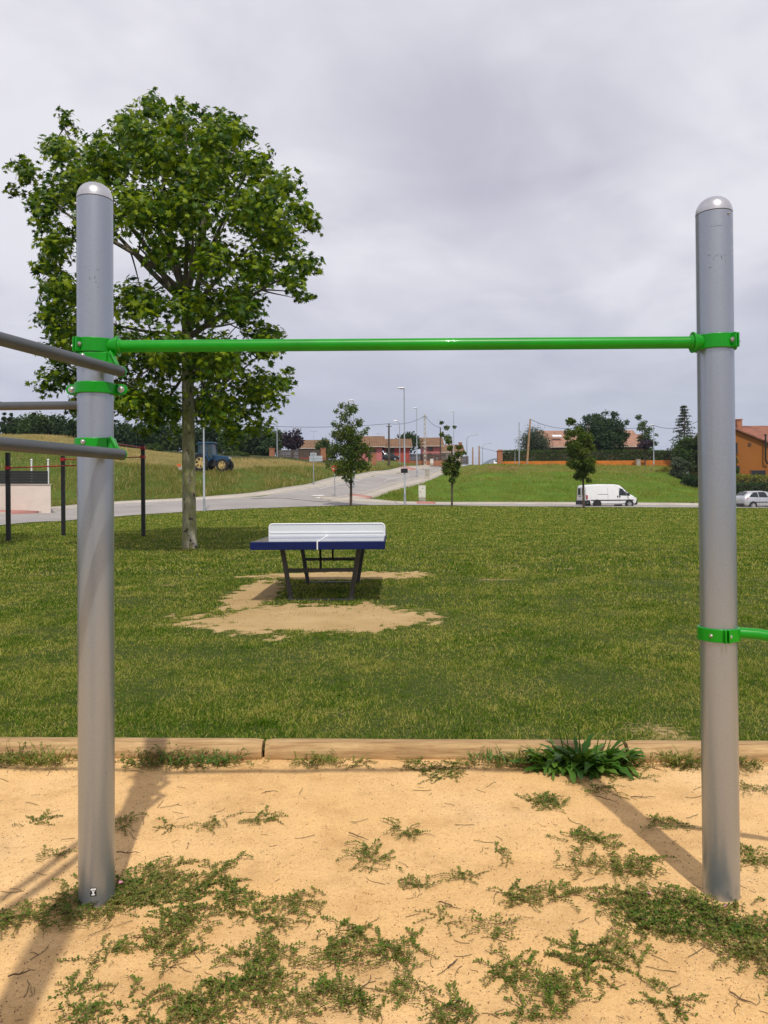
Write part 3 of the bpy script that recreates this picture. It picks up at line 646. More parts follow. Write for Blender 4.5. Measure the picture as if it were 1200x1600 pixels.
def build_weeds():
    pos, tt, bb, nn, sz = [], [], [], [], []; stems = MB()
    for (px, py, rx, ry, dn) in WEEDS:
        c = P(px, py, 1560/(py-776)); Y0 = 1560.0/(py-ry-776); Y1 = 1560.0/(py+ry-776); RX = .98*rx*c.y/F; RY = .98*(Y0-Y1)/2; cx, cy = c.x, (Y0+Y1)/2
        tall = py < 1200
        if tall: cy, RY = logy(cx)-.105, .05
        area = PI*RX*RY; nst = int(min(340, (12+area*1550*dn)*(.8 if tall else 1)))
        for s in range(nst):
            r = math.sqrt(random.random())*0.92; a = random.uniform(0, 2*PI)
            x, y = cx+RX*r*math.cos(a), cy+RY*r*math.sin(a)
            if smoothnoise(x, y, 7.0, 50.0) < -0.28+0.3*(1-min(1, dn)): continue
            if y > logy(x)-0.07: continue
            L = random.uniform(.03, .095); d = random.uniform(0, 2*PI); curve = random.uniform(-2.5, 2.5)
            k = max(4, int(L/0.0075*min(1.2, dn+.3))); h = random.uniform(0.001, 0.014)*min(1.3, dn+.1)*(random.uniform(1, 6) if tall and dn > .95 else 1)
            pts = []; X, Y = x, y
            for q in range(k):
                f = q/(k-1); X += math.cos(d)*L/k; Y += math.sin(d)*L/k; d += curve*L/k*6*random.uniform(0, 1)
                if Y > logy(X)-0.06: break
                zz = float(0.010*smoothnoise(X, Y, 1.3, 2.2)+0.012*max(0, min(1, (Y-3.45)/.3)))+0.004+h*math.sin(PI*min(1, f*1.0))
                pts.append((X, Y, zz))
                for m in range(2):
                    la = d+random.choice((-1, 1))*random.uniform(.4, 1.3); el = random.uniform(-.1, .75)
                    b = np.array((math.cos(la)*math.cos(el), math.sin(la)*math.cos(el), math.sin(el)))
                    t = np.cross(b, (random.uniform(-.5, .5), random.uniform(-.5, .5), 1)); t /= np.linalg.norm(t); n_ = np.cross(t, b)
                    s_ = random.uniform(.006, .0135)*(1.25 if py < 1215 and dn > .95 else 1); pos.append(np.array((X, Y, zz))+b*s_*.5); tt.append(t); bb.append(b); nn.append(n_); sz.append(s_)
            if len(pts) > 2: stems.tube(pts, 0.0008, 3, False)
    o = scatter('creeping_weeds', LEAF4_V, LEAF4_F, np.array(pos), np.array(tt), np.array(bb), np.array(nn), np.array(sz), 'weed'); tag(o, kind='stuff')
    # thin dead runners and litter on the sand
    for k in range(420):
        py = random.uniform(1195, 1600); Y = 1560/(py-776); X = random.uniform(-.55, .55)*Y; d = random.uniform(0, 2*PI); L = random.choice((.015, .02, .03, .05, .08)); pts = []
        for q in range(5):
            X += math.cos(d)*L/4; Y += math.sin(d)*L/4; d += random.uniform(-.5, .5)
            if Y < logy(X)-.07: pts.append((X, Y, 0.010*smoothnoise(X, Y, 1.3, 2.2)+0.006*smoothnoise(X, Y, 5.0, 4.4)+0.012*max(0, min(1, (Y-3.45)/.3))+.0035))
        if len(pts) > 2: stems.tube(pts, 0.0007+L*.006, 3, False)
    tag(stems.build('weed_runners', 'weed_stem'), kind='stuff')
    # small pebbles and crumbs
    n = 9000; py = RNG.uniform(1190, 1640, n); Y = 1560/(py-776); X = RNG.uniform(-.56, .56, n)*Y; k = Y < logy(X)-.06; X, Y = X[k], Y[k]
    t, b, d = rot_frames(len(X)); z = sand_z(X, Y)+0.001
    OV = [(.5, 0, 0), (-.5, 0, 0), (0, .45, 0), (0, -.45, 0), (0, 0, .35), (0, 0, -.35)]; OF = [(0, 2, 4), (2, 1, 4), (1, 3, 4), (3, 0, 4), (2, 0, 5), (1, 2, 5), (3, 1, 5), (0, 3, 5)]
    pm = mat_leaf('pebble', [(0.10, 0.06, 0.035), (0.26, 0.155, 0.08), (0.5, 0.33, 0.17), (0.74, 0.58, 0.36)], patch=5, patch_w=.2, trans=0.0, rough=.9)
    o = scatter('sand_grit', OV, OF, np.stack([X, Y, z], 1), t, b, d, RNG.uniform(.002, .0065, len(X)), pm); tag(o, kind='stuff')
build_weeds()

def build_log(p0, p1, label, nseed):
    """round timber edging log between two photograph columns"""
    xa, xb = (p0-600)*3.79/F, (p1-600)*3.79/F; L = xb-xa
    r = 0.066; z0 = 0.032; n = 60; pts = []; rad = []
    root_x = (xa+xb)/2
    mb = MB(); K = 24; vs = []; fs = []
    for i in range(n):
        f = i/(n-1); x = xa+L*f; y = logy(x)+0.02; e = 1.0
        if i == 0 or i == n-1: e = 0.9
        for k in range(K):
            a = 2*PI*k/K; rr = r*e*(1+0.035*smoothnoise(x*2+nseed, a*1.2, 1.0, nseed)+0.02*smoothnoise(x*9, a*3, 1.0, nseed))
            yy = rr*math.cos(a); zz = rr*math.sin(a)
            if zz > r*0.86: zz = r*0.86+(zz-r*.86)*.3
            vs.append((x-root_x, y-logy(root_x)+yy, z0+zz))
    for i in range(n-1):
        for k in range(K): fs.append((i*K+k, i*K+(k+1) % K, (i+1)*K+(k+1) % K, (i+1)*K+k))
    fs.append(tuple(range(K-1, -1, -1))); fs.append(tuple((n-1)*K+k for k in range(K)))
    mb.add(vs, fs); o = mb.build('edging_log', 'log', None, 40); o.location = (root_x, logy(root_x), 0.005*math.sin(nseed*5)); return tag(o, label, 'log', 'timber edging logs between sand and lawn')
build_log(-420, 406, 'timber edging log behind the left silver post', 1.1)
build_log(411, 968, 'long timber edging log in the middle, below the grey and green bar gap', 2.3)['label'] = 'timber edging log between the two silver posts'
build_log(974, 1700, 'timber edging log behind the right silver post', 4.7)

def lance_leaf(mb, base, d, L, w, rise, droop, seg=7, wav=.25):
    """arching leaf with a fold along its midrib"""
    base = Vector(base); fwd = Vector((math.cos(d), math.sin(d), 0)); side = Vector((-fwd.y, fwd.x, 0)); vs = []; fs = []; roll = random.uniform(-.4, .4)
    for i in range(seg+1):
        f = i/seg; p = base+fwd*(L*f*math.cos(rise*(1-.4*f)))+Vector((0, 0, L*(f*math.sin(rise)-droop*f*f)))
        ww = w*(math.sin(PI*min(1, f*.9+.06))**.8)*(1+wav*math.sin(f*19+d*5)); ww = max(ww, .0015)
        if i == seg: ww = .0008
        sv = (side*math.cos(roll)+Vector((0, 0, 1))*math.sin(roll))
        vs += [p-sv*ww+Vector((0, 0, ww*.35)), p, p+sv*ww+Vector((0, 0, ww*.35))]
    for i in range(seg):
        o = i*3; fs += [(o, o+1, o+4, o+3), (o+1, o+2, o+5, o+4)]
    mb.add(vs, fs)
def build_rosette():
    c = P(905, 1195, 3.70); root = thing('leafy_weed', 'big dark green leafy weed growing against the timber edging', 'plant', (c.x, 3.66, 0.02)); mb = MB()
    for k in range(260):
        a = random.uniform(0, 2*PI); r0 = random.uniform(0, .15); ox = r0*math.cos(a)*1.45; oy = r0*math.sin(a)*.5
        d = a+random.uniform(-.9, .9); L = random.uniform(.06, .17); rise = random.uniform(.15, 1.45)
        lance_leaf(mb, (ox, oy, 0), d, L, random.uniform(.010, .022), rise, random.uniform(.1, .8), 8, .4)
    mb.build('foliage', 'rosette', root, 60)
    st = MB()
    for k in range(9):
        a = random.uniform(0, 2*PI); x, y = .1*math.cos(a), .05*math.sin(a); h = random.uniform(.1, .2); st.tube([(x, y, 0), (x*1.3, y*1.3, h*.6), (x*1.5, y*1.5, h)], [.004, .003, .002], 5)
        for q in range(5): lance_leaf(mb2, (x*1.4, y*1.4, h*(.4+.12*q)), random.uniform(0, 6.3), random.uniform(.03, .07), .008, .5, .4) if False else None
    st.build('stem', 'rosette', root)
build_rosette()
def build_tufts():
    labs = [(80, 1188, 'bright green grass tuft at the log left of the left silver post', .10, 70), (1050, 1185, 'grey green grass tuft at the log beside the dark leafy weed', .09, 60),
            (840, 1180, 'low grassy tuft on the left of the dark leafy weed', .08, 50), (35, 1190, 'low dull grass tuft at the left end of the log row', .07, 40), (318, 1178, 'wide dark grass tuft in front of the left log end', .075, 90), (770, 1178, 'small dark tuft against the middle log', .07, 60), (505, 1185, 'small leafy tuft against the log under the middle of the bar', .06, 40)]
    for px, py, lab, L, n in labs:
        c = P(px, py, 3.68); y = min(3.68, logy(c.x)-.09); root = thing('grass_tuft', lab, 'plant', (c.x, y, .03), group='tufts along the timber edging'); mb = MB()
        for k in range(n):
            a = random.uniform(0, 2*PI); w = .11 if n > 65 else .06; ox = random.gauss(0, w); oy = random.gauss(0, .022)
            lance_leaf(mb, (ox, oy, 0), random.uniform(0, 6.3), L*random.uniform(.5, 1.25), .0028, random.uniform(.6, 1.45), random.uniform(.1, .6), 5, 0)
        mb.build('foliage', 'bank_grass' if px not in (318, 770) else 'rosette', root)
    for px, lab in [(1016, 'tall thin seed stalk of grass standing behind the right log'), (1040, 'second thin grass stalk just left of the right silver post'), (545, 'thin grass stalk behind the middle log')]:
        Y = 3.95; c = G(px, Y); mb = MB()
        h = random.uniform(.16, .24); pts = [(0, 0, 0), (.004, 0, h*.5), (.012, 0, h)]; mb.tube(pts, [.0016, .0013, .0008], 5)
        for q in range(8): lance_leaf(mb, (.009, 0, h*(.7+.04*q)), random.uniform(0, 6.3), .015, .002, 1.2, .1, 3, 0)
        o = mb.build('grass_stalk', 'bank_grass'); o.location = (c.x, Y, .03); tag(o, lab, 'plant', 'grass stalks')
build_tufts()
def build_litter():
    def leaf(px, py, s, mat, lab, cat, name):
        Y = 1560/(py-776); c = P(px, py, Y); mb = MB(); lance_leaf(mb, (0, 0, .006), random.uniform(0, 6.3), s, s*.32, .25, .15, 5, .1); o = mb.build(name, mat); o.location = (c.x, Y, 0.01+0.012*max(0, min(1, (Y-3.45)/.3))); tag(o, lab, cat)
    leaf(1035, 1208, .035, 'pale_leaf', 'pale cream dry leaf lying on sand right of the dark leafy weed', 'leaf', 'fallen_leaf')
    leaf(762, 1198, .03, 'pale_leaf', 'pale dry leaf lying on sand in front of the middle log', 'leaf', 'fallen_leaf')
    leaf(38, 1192, .035, 'rust_leaf', 'rust brown dry leaf by the log at the left edge', 'leaf', 'fallen_leaf')
    leaf(262, 1197, .018, 'rust_leaf', 'small orange dry leaf right of the left silver post', 'leaf', 'fallen_leaf')
    leaf(192, 1382, .018, 'petal', 'pink petal on the weeds right of the left silver post', 'petal', 'fallen_petal')
    leaf(1018, 1408, .018, 'petal', 'pink petal on the weeds left of the right silver post', 'petal', 'fallen_petal')
    leaf(1132, 1428, .014, 'petal', 'pink petal on the weeds in front of the right silver post', 'petal', 'fallen_petal')
    def twig(px, py, L, a, lab):
        Y = 1560/(py-776); c = P(px, py, Y); mb = MB(); pts = []; x = y = 0; d = a
        for q in range(6): pts.append((x, y, .005+.002*math.sin(q*2))); x += math.cos(d)*L/5; y += math.sin(d)*L/5; d += random.uniform(-.3, .3)
        mb.tube(pts, [.0022, .0022, .002, .0018, .0014, .0008], 6); mb.tube([pts[2], (pts[2][0]+L*.15, pts[2][1]+L*.12, .01)], [.0014, .0008], 5)
        o = mb.build('twig', 'twig'); o.location = (c.x, Y, .006+0.012*max(0, min(1, (Y-3.45)/.3))); tag(o, lab, 'twig', 'twigs on the sand')
    twig(182, 1333, .09, -.15, 'dark twig just right of the left silver post'); twig(12, 1528, .07, .5, 'dark curved twig in the shadow at the lower left corner')
    twig(685, 1415, .05, -.2, 'short straight dark twig on open sand between the posts'); twig(985, 1252, .11, .05, 'dark root like twig on sand below the dark leafy weed')
    twig(930, 1250, .1, -.6, 'dark dry twig at the tip of the right post shadow'); twig(545, 1305, .1, -.7, 'thin twig on sand above the middle weed patch')
    twig(700, 1518, .05, .8, 'short thick twig at the lower middle of the sand'); twig(1140, 1560, .07, -1.0, 'curved twig on sand at the lower right'); twig(690, 1580, .06, .3, 'small twig by the weeds at the bottom edge')
build_litter()

# ------------------------------------------------------------------ silver pull-up station
def post_axis(pa, pb, Y):
    a, b = P(*pa, Y), P(*pb, Y); return a, b
RP = 0.0565
def ring(mb, c, r0, r1, h, a0=0, a1=2*PI, n=40):
    """flat band round a post"""
    c = Vector(c); full = abs(a1-a0-2*PI) < 1e-6; vs = []; fs = []; m = n if full else n+1
    for i in range(m):
        a = a0+(a1-a0)*i/n
        for r, z in ((r0, -h/2), (r1-.0015, -h/2), (r1, -h/2+.0015), (r1, h/2-.0015), (r1-.0015, h/2), (r0, h/2)): vs.append(c+Vector((r*math.cos(a), r*math.sin(a), z)))
    for i in range(n):
        j = (i+1) % m
        for k in range(6): fs.append((i*6+k, i*6+(k+1) % 6, j*6+(k+1) % 6, j*6+k))
    if not full: fs.append(tuple(range(6))); fs.append(tuple((m-1)*6+k for k in range(5, -1, -1)))
    mb.add(vs, fs)
def bolt(parent, c, d, r=.006):
    d = Vector(d).normalized(); mb = MB(); c = Vector(c); mb.tube([c, c+d*.003], r*1.45, 12); mb.tube([c+d*.003, c+d*.007, c+d*.009], [r, r*.9, r*.4], 12); return mb.build('bolt', 'steel', parent, 40)
def build_station():
    root = thing('pull_up_station', 'silver posted outdoor pull up station with a bright green bar across the front', 'exercise bars', (0, 2.5, 0))
    inv = Matrix.Translation((0, -2.5, 0))
    Y = 2.5
    def loc(p): return Vector((p[0], p[1]-2.5, p[2]))
    def post(base, top, caph, rivet):
        base, top = loc(base), loc(top); ax = (top-base).normalized(); mb = MB(); body = top-ax*caph
        mb.tube([base-ax*.05, body-ax*.002, body-ax*.0005], [RP, RP, RP-.0015], 48); o = mb.build('post', 'silver', root, 40)
        cp = MB(); pts = []; rr = []
        for k in range(11):
            f = k/10; pts.append(body+ax*(caph*math.sin(f*PI/2)+.0008)); rr.append(max(.0008, (RP+.0004)*math.cos(f*PI/2)**.85))
        cp.tube(pts, rr, 48); cp.build('cap', 'cap', o, 50)
        if rivet is not None:
            for a in rivet: d = Vector((math.cos(a), math.sin(a), 0)); bolt(o, body-ax*.015+d*(RP-.001), d, .0028)
        return o, base, ax
    lb, lt = P(151, 1392, Y), P(148, 287, Y); lb.z = 0
    rb, rt = P(1127, 1392, Y), P(1115, 309, Y); rb.z = 0
    pl, lbase, lax = post(lb, lt, .055, [R(195)]); pr, rbase, rax = post(rb, rt, .055, [R(-65)])
    # two more posts of the same station stand left of the photographer (one of them throws the shadow across the sand)
    post((-.80, 1.02, 0), (-.80, 1.02, 2.32), .055, None); p3 = (-1.285, .62)
    post((p3[0], p3[1], 0), (p3[0], p3[1], 2.32), .055, None)
    def cl(base, ax, z): return base+ax*(z/ax.z)
    zb = P(180, 543, Y).z; c1 = cl(lbase, lax, zb); c2 = cl(rbase, rax, zb)
    bar_o = MB(); a = c1+Vector((.085, -.018, 0)); b = c2+Vector((-.085, -.018, 0))
    bar_o.tube([a, b], .0195, 32); gb = bar_o.build('pull_up_bar', 'green', root, 40)
    for cc, sx in ((c1, 1), (c2, -1)):
        mb = MB(); ring(mb, cc, RP+.0006, RP+.0085, .046)
        # fitting that grows out of the band into the bar end
        secs = []
        for f, hh, dd in ((0, .023, .02), (.35, .024, .022), (.7, .029, .026), (.9, .034, .031), (1.0, .034, .031)):
            x = sx*(RP*.72+(.0835-RP*.72)*f); secs.append((x, hh, dd))
        vs = []; fs = []; K = 20
        for x, hh, dd in secs:
            for k in range(K): a_ = 2*PI*k/K; vs.append(cc+Vector((x, -.018+dd*math.cos(a_), hh*math.sin(a_))))
        for i in range(len(secs)-1):
            for k in range(K): fs.append((i*K+k, i*K+(k+1) % K, (i+1)*K+(k+1) % K, (i+1)*K+k))
        fs.append(tuple(range(K))); fs.append(tuple((len(secs)-1)*K+k for k in range(K))); mb.add(vs, fs)
        mb.tube([cc+Vector((sx*.0835, -.018, 0)), cc+Vector((sx*.0925, -.018, 0))], [.025, .0205], 28)
        for dz in (0,):
            an = R(-90)-sx*R(32); d = Vector((math.cos(an), math.sin(an), 0)); t = Vector((-d.y, d.x, 0))
            m = Matrix((t, d, Vector((0, 0, 1)))).transposed()
            mb.box(cc+d*(RP+.012)-t*.007, (.006, .022, .046), m); mb.box(cc+d*(RP+.012)+t*.007, (.006, .022, .046), m)
        o = mb.build('clamp', 'green', root, 40, bevel=.0015)
        for s in (-1, 1): bolt(o, cc+d*(RP+.012)+t*s*.0101, t*s, .0055)
        d2 = Vector((math.cos(an-sx*.55), math.sin(an-sx*.55), 0)); bolt(o, cc+d2*(RP+.0084), d2, .0045)
    # clamps with gusset plates carrying the two long grey bars
    for z0, zend, ph in ((P(150, 564, Y).z, P(192, 580, 2.42).z, .05), (P(150, 694.5, Y).z, P(192, 710, 2.42).z, .03)):
        cc = cl(lbase, lax, z0); mb = MB(); ring(mb, cc, RP+.0006, RP+.0085, .036)
        yb = -.075; pe = Vector((-.828, yb, zend)); dirv = Vector((p3[0]-(-.828), (p3[1]-2.5)-yb, 0)).normalized()
        # plate follows the bar, from in front of the post to the bar end
        pa = pe-dirv*-.0; top = cc.z+.018
        L0 = pe+dirv*.13
        poly = [(pe+Vector((0, 0, -.012))), (pe+Vector((0, 0, .008))), Vector((pe.x-.035, pe.y+.012, top)), Vector((pe.x-.115, cc.y-RP-.002, top)), Vector((pe.x-.13, cc.y-RP-.004, cc.z-.006))]
        nrm = Vector((0, -1, 0)); th = Vector((0, .007, 0)); n = len(poly); vs = poly+[p+th for p in poly]
        mb.add(vs, [tuple(range(n)), tuple(range(2*n-1, n-1, -1))]+[(i, n+i, n+(i+1) % n, (i+1) % n) for i in range(n)])
        # folded rim down the sloping edge
        mb.bar(Vector((pe.x-.035, pe.y+.016, top)), pe+Vector((.003, .004, -.014)), .005, .03, (0, 1, 0))
        mb.box(Vector((cc.x+.02, cc.y-RP-.006, cc.z)), (.085, .02, .03))
        mb.tube([pe-dirv*.007, pe-dirv*.0004], [.017, .0192], 24)
        o = mb.build('clamp', 'green', root, 40, bevel=.001)
        bolt(o, cc+Vector((-.012, -RP-.0165, .004)), (0, -1, 0), .0055)
        g = MB(); end = Vector((p3[0], p3[1]-2.5, zend)); g.tube([pe, pe+dirv*.4, end], .0175, 24); g.build('grip_bar', 'grey_bar', root, 40)
    # plain band with two ears, holding the bar behind the post
    cc = cl(lbase, lax, P(150, 608, Y).z); mb = MB(); ring(mb, cc, RP+.0006, RP+.0085, .036)
    for s in (-1, 1):
        mb.box(cc+Vector((s*.070, .014, 0)), (.026, .006, .034)); mb.tube([cc+Vector((s*.083, .0175, 0)), cc+Vector((s*.083, .0095, 0))], .0172, 20)
    mb.box(cc+Vector((0, .085, -.012)), (.05, .05, .03)); o = mb.build('clamp', 'green', root, 40, bevel=.001)
    for s in (-1, 1): bolt(o, cc+Vector((s*.081, .0094, 0)), (0, -1, 0), .0078)
    zb2 = P(60, 633.5, 2.62).z; g = MB(); g.tube([(cc.x-.005, .12, zb2), (-1.35, .135, zb2), (-3.2, .2, zb2)], .0145, 20); g.build('grip_bar', 'grey_bar', root, 40)
    # lower clamp and bent bar on the right post
    cc = cl(rbase, rax, P(1120, 989, Y).z); mb = MB(); ring(mb, cc, RP+.0006, RP+.0085, .042)
    for s in (-1, 1): mb.box(cc+Vector((-.004+s*.006, -RP-.014, 0)), (.005, .018, .042))
    o = mb.build('clamp', 'green', root, 40, bevel=.001); bolt(o, cc+Vector((.0045, -RP-.014, .0)), (1, 0, 0), .005); bolt(o, cc+Vector((-.042, -RP*.8, 0)), (-.5, -1, 0), .0045)
    g = MB(); pts = []
    for k in range(17):
        f = math.sin(k/16*PI/2); h = math.cos(k/16*PI/2); pts.append(cc+Vector((RP*.95+f*.62, -.01-.10*f, .002-(cc.z-.2)*(1-h))))
    pts.append(pts[-1]+Vector((0, 0, -.25)))
    g.tube(pts, .0185, 24); g.build('bent_bar', 'green', root, 40)
    # sticker and print near the foot of the left post
    def patch(mat, name, ang, z, w, h, parent, off=.0006, ax=lax, base=lbase):
        mb = MB(); vs = []; K = 6; cc_ = cl(base, ax, z); tilt = random.uniform(-.9, .9) if name in ('scratch', 'paint_chip') else 0
        for i in range(K+1):
            a_ = R(ang)+(i/K-.5)*w/RP
            wear = name in ('scratch', 'paint_chip', 'ink_mark'); e = math.sin(PI*(i+.4)/(K+.8))*random.uniform(.5, 1.1) if wear else 1; dz = (i/K-.5)*tilt*max(w, h)+(random.uniform(-.35, .35)*min(w, h) if wear else 0)
            for zz in (-h/2, h/2): vs.append(cc_+Vector(((RP+off)*math.cos(a_), (RP+off)*math.sin(a_), zz*e+dz)))
        mb.add(vs, [(2*i, 2*i+2, 2*i+3, 2*i+1) for i in range(K)]); return mb.build(name, mat, parent, 60)
    st = patch('sticker_black', 'sticker', -80, .048, .0185, .027, pl)
    patch('white_line', 'sticker_print', -80, .0565, .0155, .006, st, .001); patch('white_line', 'sticker_print', -80, .045, .005, .010, st, .001)
    patch('white_line', 'sticker_print', -80, .0395, .011, .0035, st, .001); patch('white_line', 'sticker_print', -80, .050, .009, .0025, st, .001)
    for zz, w_ in ((.016, .03), (.011, .024), (.006, .02)): patch('leg_metal', 'small_print', -79, zz, w_, .0016, pl)
    patch('graffiti', 'ink_mark', -150, P(125, 770, Y).z, .006, .03, pl); patch('graffiti', 'ink_mark', -160, P(125, 765, Y).z, .004, .05, pl)
    for (a_, zz, w_, h_) in ((-62, 2.03, .012, .0016), (-70, 2.005, .002, .011), (-67, 1.99, .002, .008), (-86, 2.0, .002, .009), (-60, 1.975, .006, .002), (-98, 2.035, .005, .001), (-88, 2.028, .005, .001)):
        patch('leg_metal', 'scratch', a_, zz, w_, h_, pl)
    for (a_, zz, w_, h_) in ((-128, 2.065, .012, .0012), (-108, 2.06, .016, .001), (-92, 2.055, .002, .012), (-116, 2.05, .0015, .006), (-126, 2.025, .010, .002), (-80, 2.06, .004, .002), (-78, 2.04, .003, .003), (-105, 2.155, .05, .0008)):
        patch('leg_metal', 'scratch', a_, zz, w_, h_, pr, .0006, rax, rbase)
    for zz in (2.19, 2.15, 2.142, 2.09, 2.07): patch('white_line', 'paint_chip', -48, zz, .0025, random.uniform(.006, .014), pr, .0006, rax, rbase)
build_station()

# ------------------------------------------------------------------ table tennis table
def build_table():
    Y0 = 9.26; xl, xr = P(392, 850, Y0).x, P(603, 850, Y0).x; W = xr-xl; cx = (xl+xr)/2; Yn = Y0+1.37
    vx = .012
    root = thing('tennis_table', 'outdoor table tennis table with blue edge and white metal net on bare sandy ground', 'table', (cx, Yn, 0), R(-.6))
    zt = .76; th = .095
    mb = MB(); mb.box((0, 0, zt-th/2), (W, 2.74, th)); top = mb.build('table_top', 'table_blue', root, bevel=.006)
    s = MB(); s.box((-W/4, 0, zt+.002), (W/2-.03, 2.72, .006)); s.box((W/4, 0, zt+.002), (W/2-.03, 2.72, .006)); s.build('playing_surface', 'table_surface', top)
    l = MB(); l.box((0, 0, zt+.0025), (.024, 2.72, .006)); l.box((0, -1.3715, zt-.045), (.014, .006, .098)); l.build('white_line', 'white_line', top)
    # net: rounded outline, frame tube and perforated sheet
    hN = .17; r = .05; pts = []
    pts.append((-W/2+.015, 0, zt)); 
    for k in range(7): a = PI-k*PI/12; pts.append((-W/2+.015+r+r*math.cos(a), 0, zt+hN-r+r*math.sin(a)))
    for k in range(7): a = PI/2-k*PI/12; pts.append((W/2-.015-r+r*math.cos(a), 0, zt+hN-r+r*math.sin(a)))
    pts.append((W/2-.015, 0, zt))
    net = MB(); net.prism([(p[0], p[2]) for p in pts], (0, -.002, 0), (1, 0, 0), (0, 0, 1), (0, .004, 0)); no = net.build('net', 'net', root)
    fr = MB(); fr.tube(pts, .011, 10); fr.box((0, 0, zt+.05), (W-.05, .022, .016)); fr.box((0, 0, zt+.012), (W-.03, .03, .02)); fr.build('net_frame', 'net_frame', no, 40)
    for yy, zc_ in ((-.95, .38), (1.0, .36)):
        xt, xb = .485, .375
        for sx in (-1, 1):
            f = MB(); f.bar((sx*xt, yy, zt-th), (sx*xb, yy, .0), .055, .05, (0, 1, 0)); f.build('leg', 'leg_metal', root, bevel=.004)
        c = MB(); xm = xb+(xt-xb)*zc_/.66; c.box((0, yy, zc_), (2*xm-.05, .04, .045)); c.build('cross_bar', 'leg_metal', root, bevel=.004)
        sg = -1 if yy < 0 else 1
        d = MB(); d.bar((.0, yy, zc_-.01), (-.045 if sg < 0 else .035, yy-sg*.42, zt-th), .03, .03); d.build('strut', 'leg_metal', root)
        p = MB(); p.box((0, yy, .008), (2*xb+.1, .09, .016)); p.build('foot_plate', 'leg_metal', root)
build_table()

# ------------------------------------------------------------------ black and red pull-up frame behind, left
def build_black_frame():
    def gp(px, py):
        Y = 1560/(py-P(px, py, 1).y*0-(776-.0069*(px-600))); return P(px, py, Y)
    a, b, c = gp(13, 846), gp(99, 838), gp(224, 840); a.z = tz1(a.x, a.y); b.z = tz1(b.x, b.y); c.z = tz1(c.x, c.y); h = P(152, 850, 21.9); h.z = tz1(h.x, h.y)
    root = thing('exercise_rack', 'black post pull up frame with thin red bars under the plane tree', 'exercise bars', (b.x, b.y, 0)); O = Vector((b.x, b.y, 0))
    tops = {}
    for k, (p, py) in {'a': (a, 708), 'b': (b, 713), 'c': (c, 695), 'h': (h, 690)}.items():
        px = 600+p.x*F/p.y; zt = P(px, py, p.y).z; tops[k] = zt
        mb = MB(); mb.box(p-O+Vector((0, 0, zt/2-.05)), (.115, .115, zt+.1-p.z*0)); o = mb.build('post', 'black_paint', root, bevel=.01)
    def bar(p, q, z0, z1, mat, ends=True):
        mb = MB(); u = Vector((p.x, p.y, z0))-O; v = Vector((q.x, q.y, z1))-O; mb.tube([u, v], .019, 10)
        if ends:
            for e in (u, v): mb.box(e, (.14, .14, .1))
        return mb.build('cross_bar', mat, root, 40)
    z1 = P(15, 731, a.y).z; bar(a, h, z1, z1-.0, 'red_paint'); z2 = P(223, 700, c.y).z; bar(h, c, z2, z2, 'red_paint'); z3 = P(223, 714, c.y).z; bar(b, c, z3, z3, 'red_paint')
build_black_frame()

# ------------------------------------------------------------------ trees
def lobes_to_leaves(lobes, per, shell=0.55):
    """lobes: list of (centre, radius); returns positions and outward directions"""
    P_, O_ = [], []
    for c, r in lobes:
        n = max(6, int(per*r*r)); d = RNG.normal(size=(n, 3)); d /= np.linalg.norm(d, axis=1, keepdims=True); rr = r*(shell+(1-shell)*RNG.uniform(0, 1, (n, 1))**.7)*RNG.uniform(.75, 1.18, (n, 1))
        P_.append(np.array(c)[None]+d*rr*np.array([[1, 1, .85]])); O_.append(d)
    return np.concatenate(P_), np.concatenate(O_)
def branch(mb, a, b, r0, r1, seg=7, wob=.06, sag=0.0, n=8):
    a, b = Vector(a), Vector(b); L = (b-a).length; pts = []; rad = []
    off = [Vector((random.gauss(0, wob*L*.5), random.gauss(0, wob*L*.5), random.gauss(0, wob*L*.3))) for _ in range(3)]
    for i in range(seg+1):
        f = i/seg; w = math.sin(PI*f); p = a.lerp(b, f)+off[0]*w+off[1]*math.sin(2*PI*f)*.5+Vector((0, 0, -sag*w*L)); pts.append(p); rad.append(r0+(r1-r0)*f)
    mb.tube(pts, rad, n); return pts
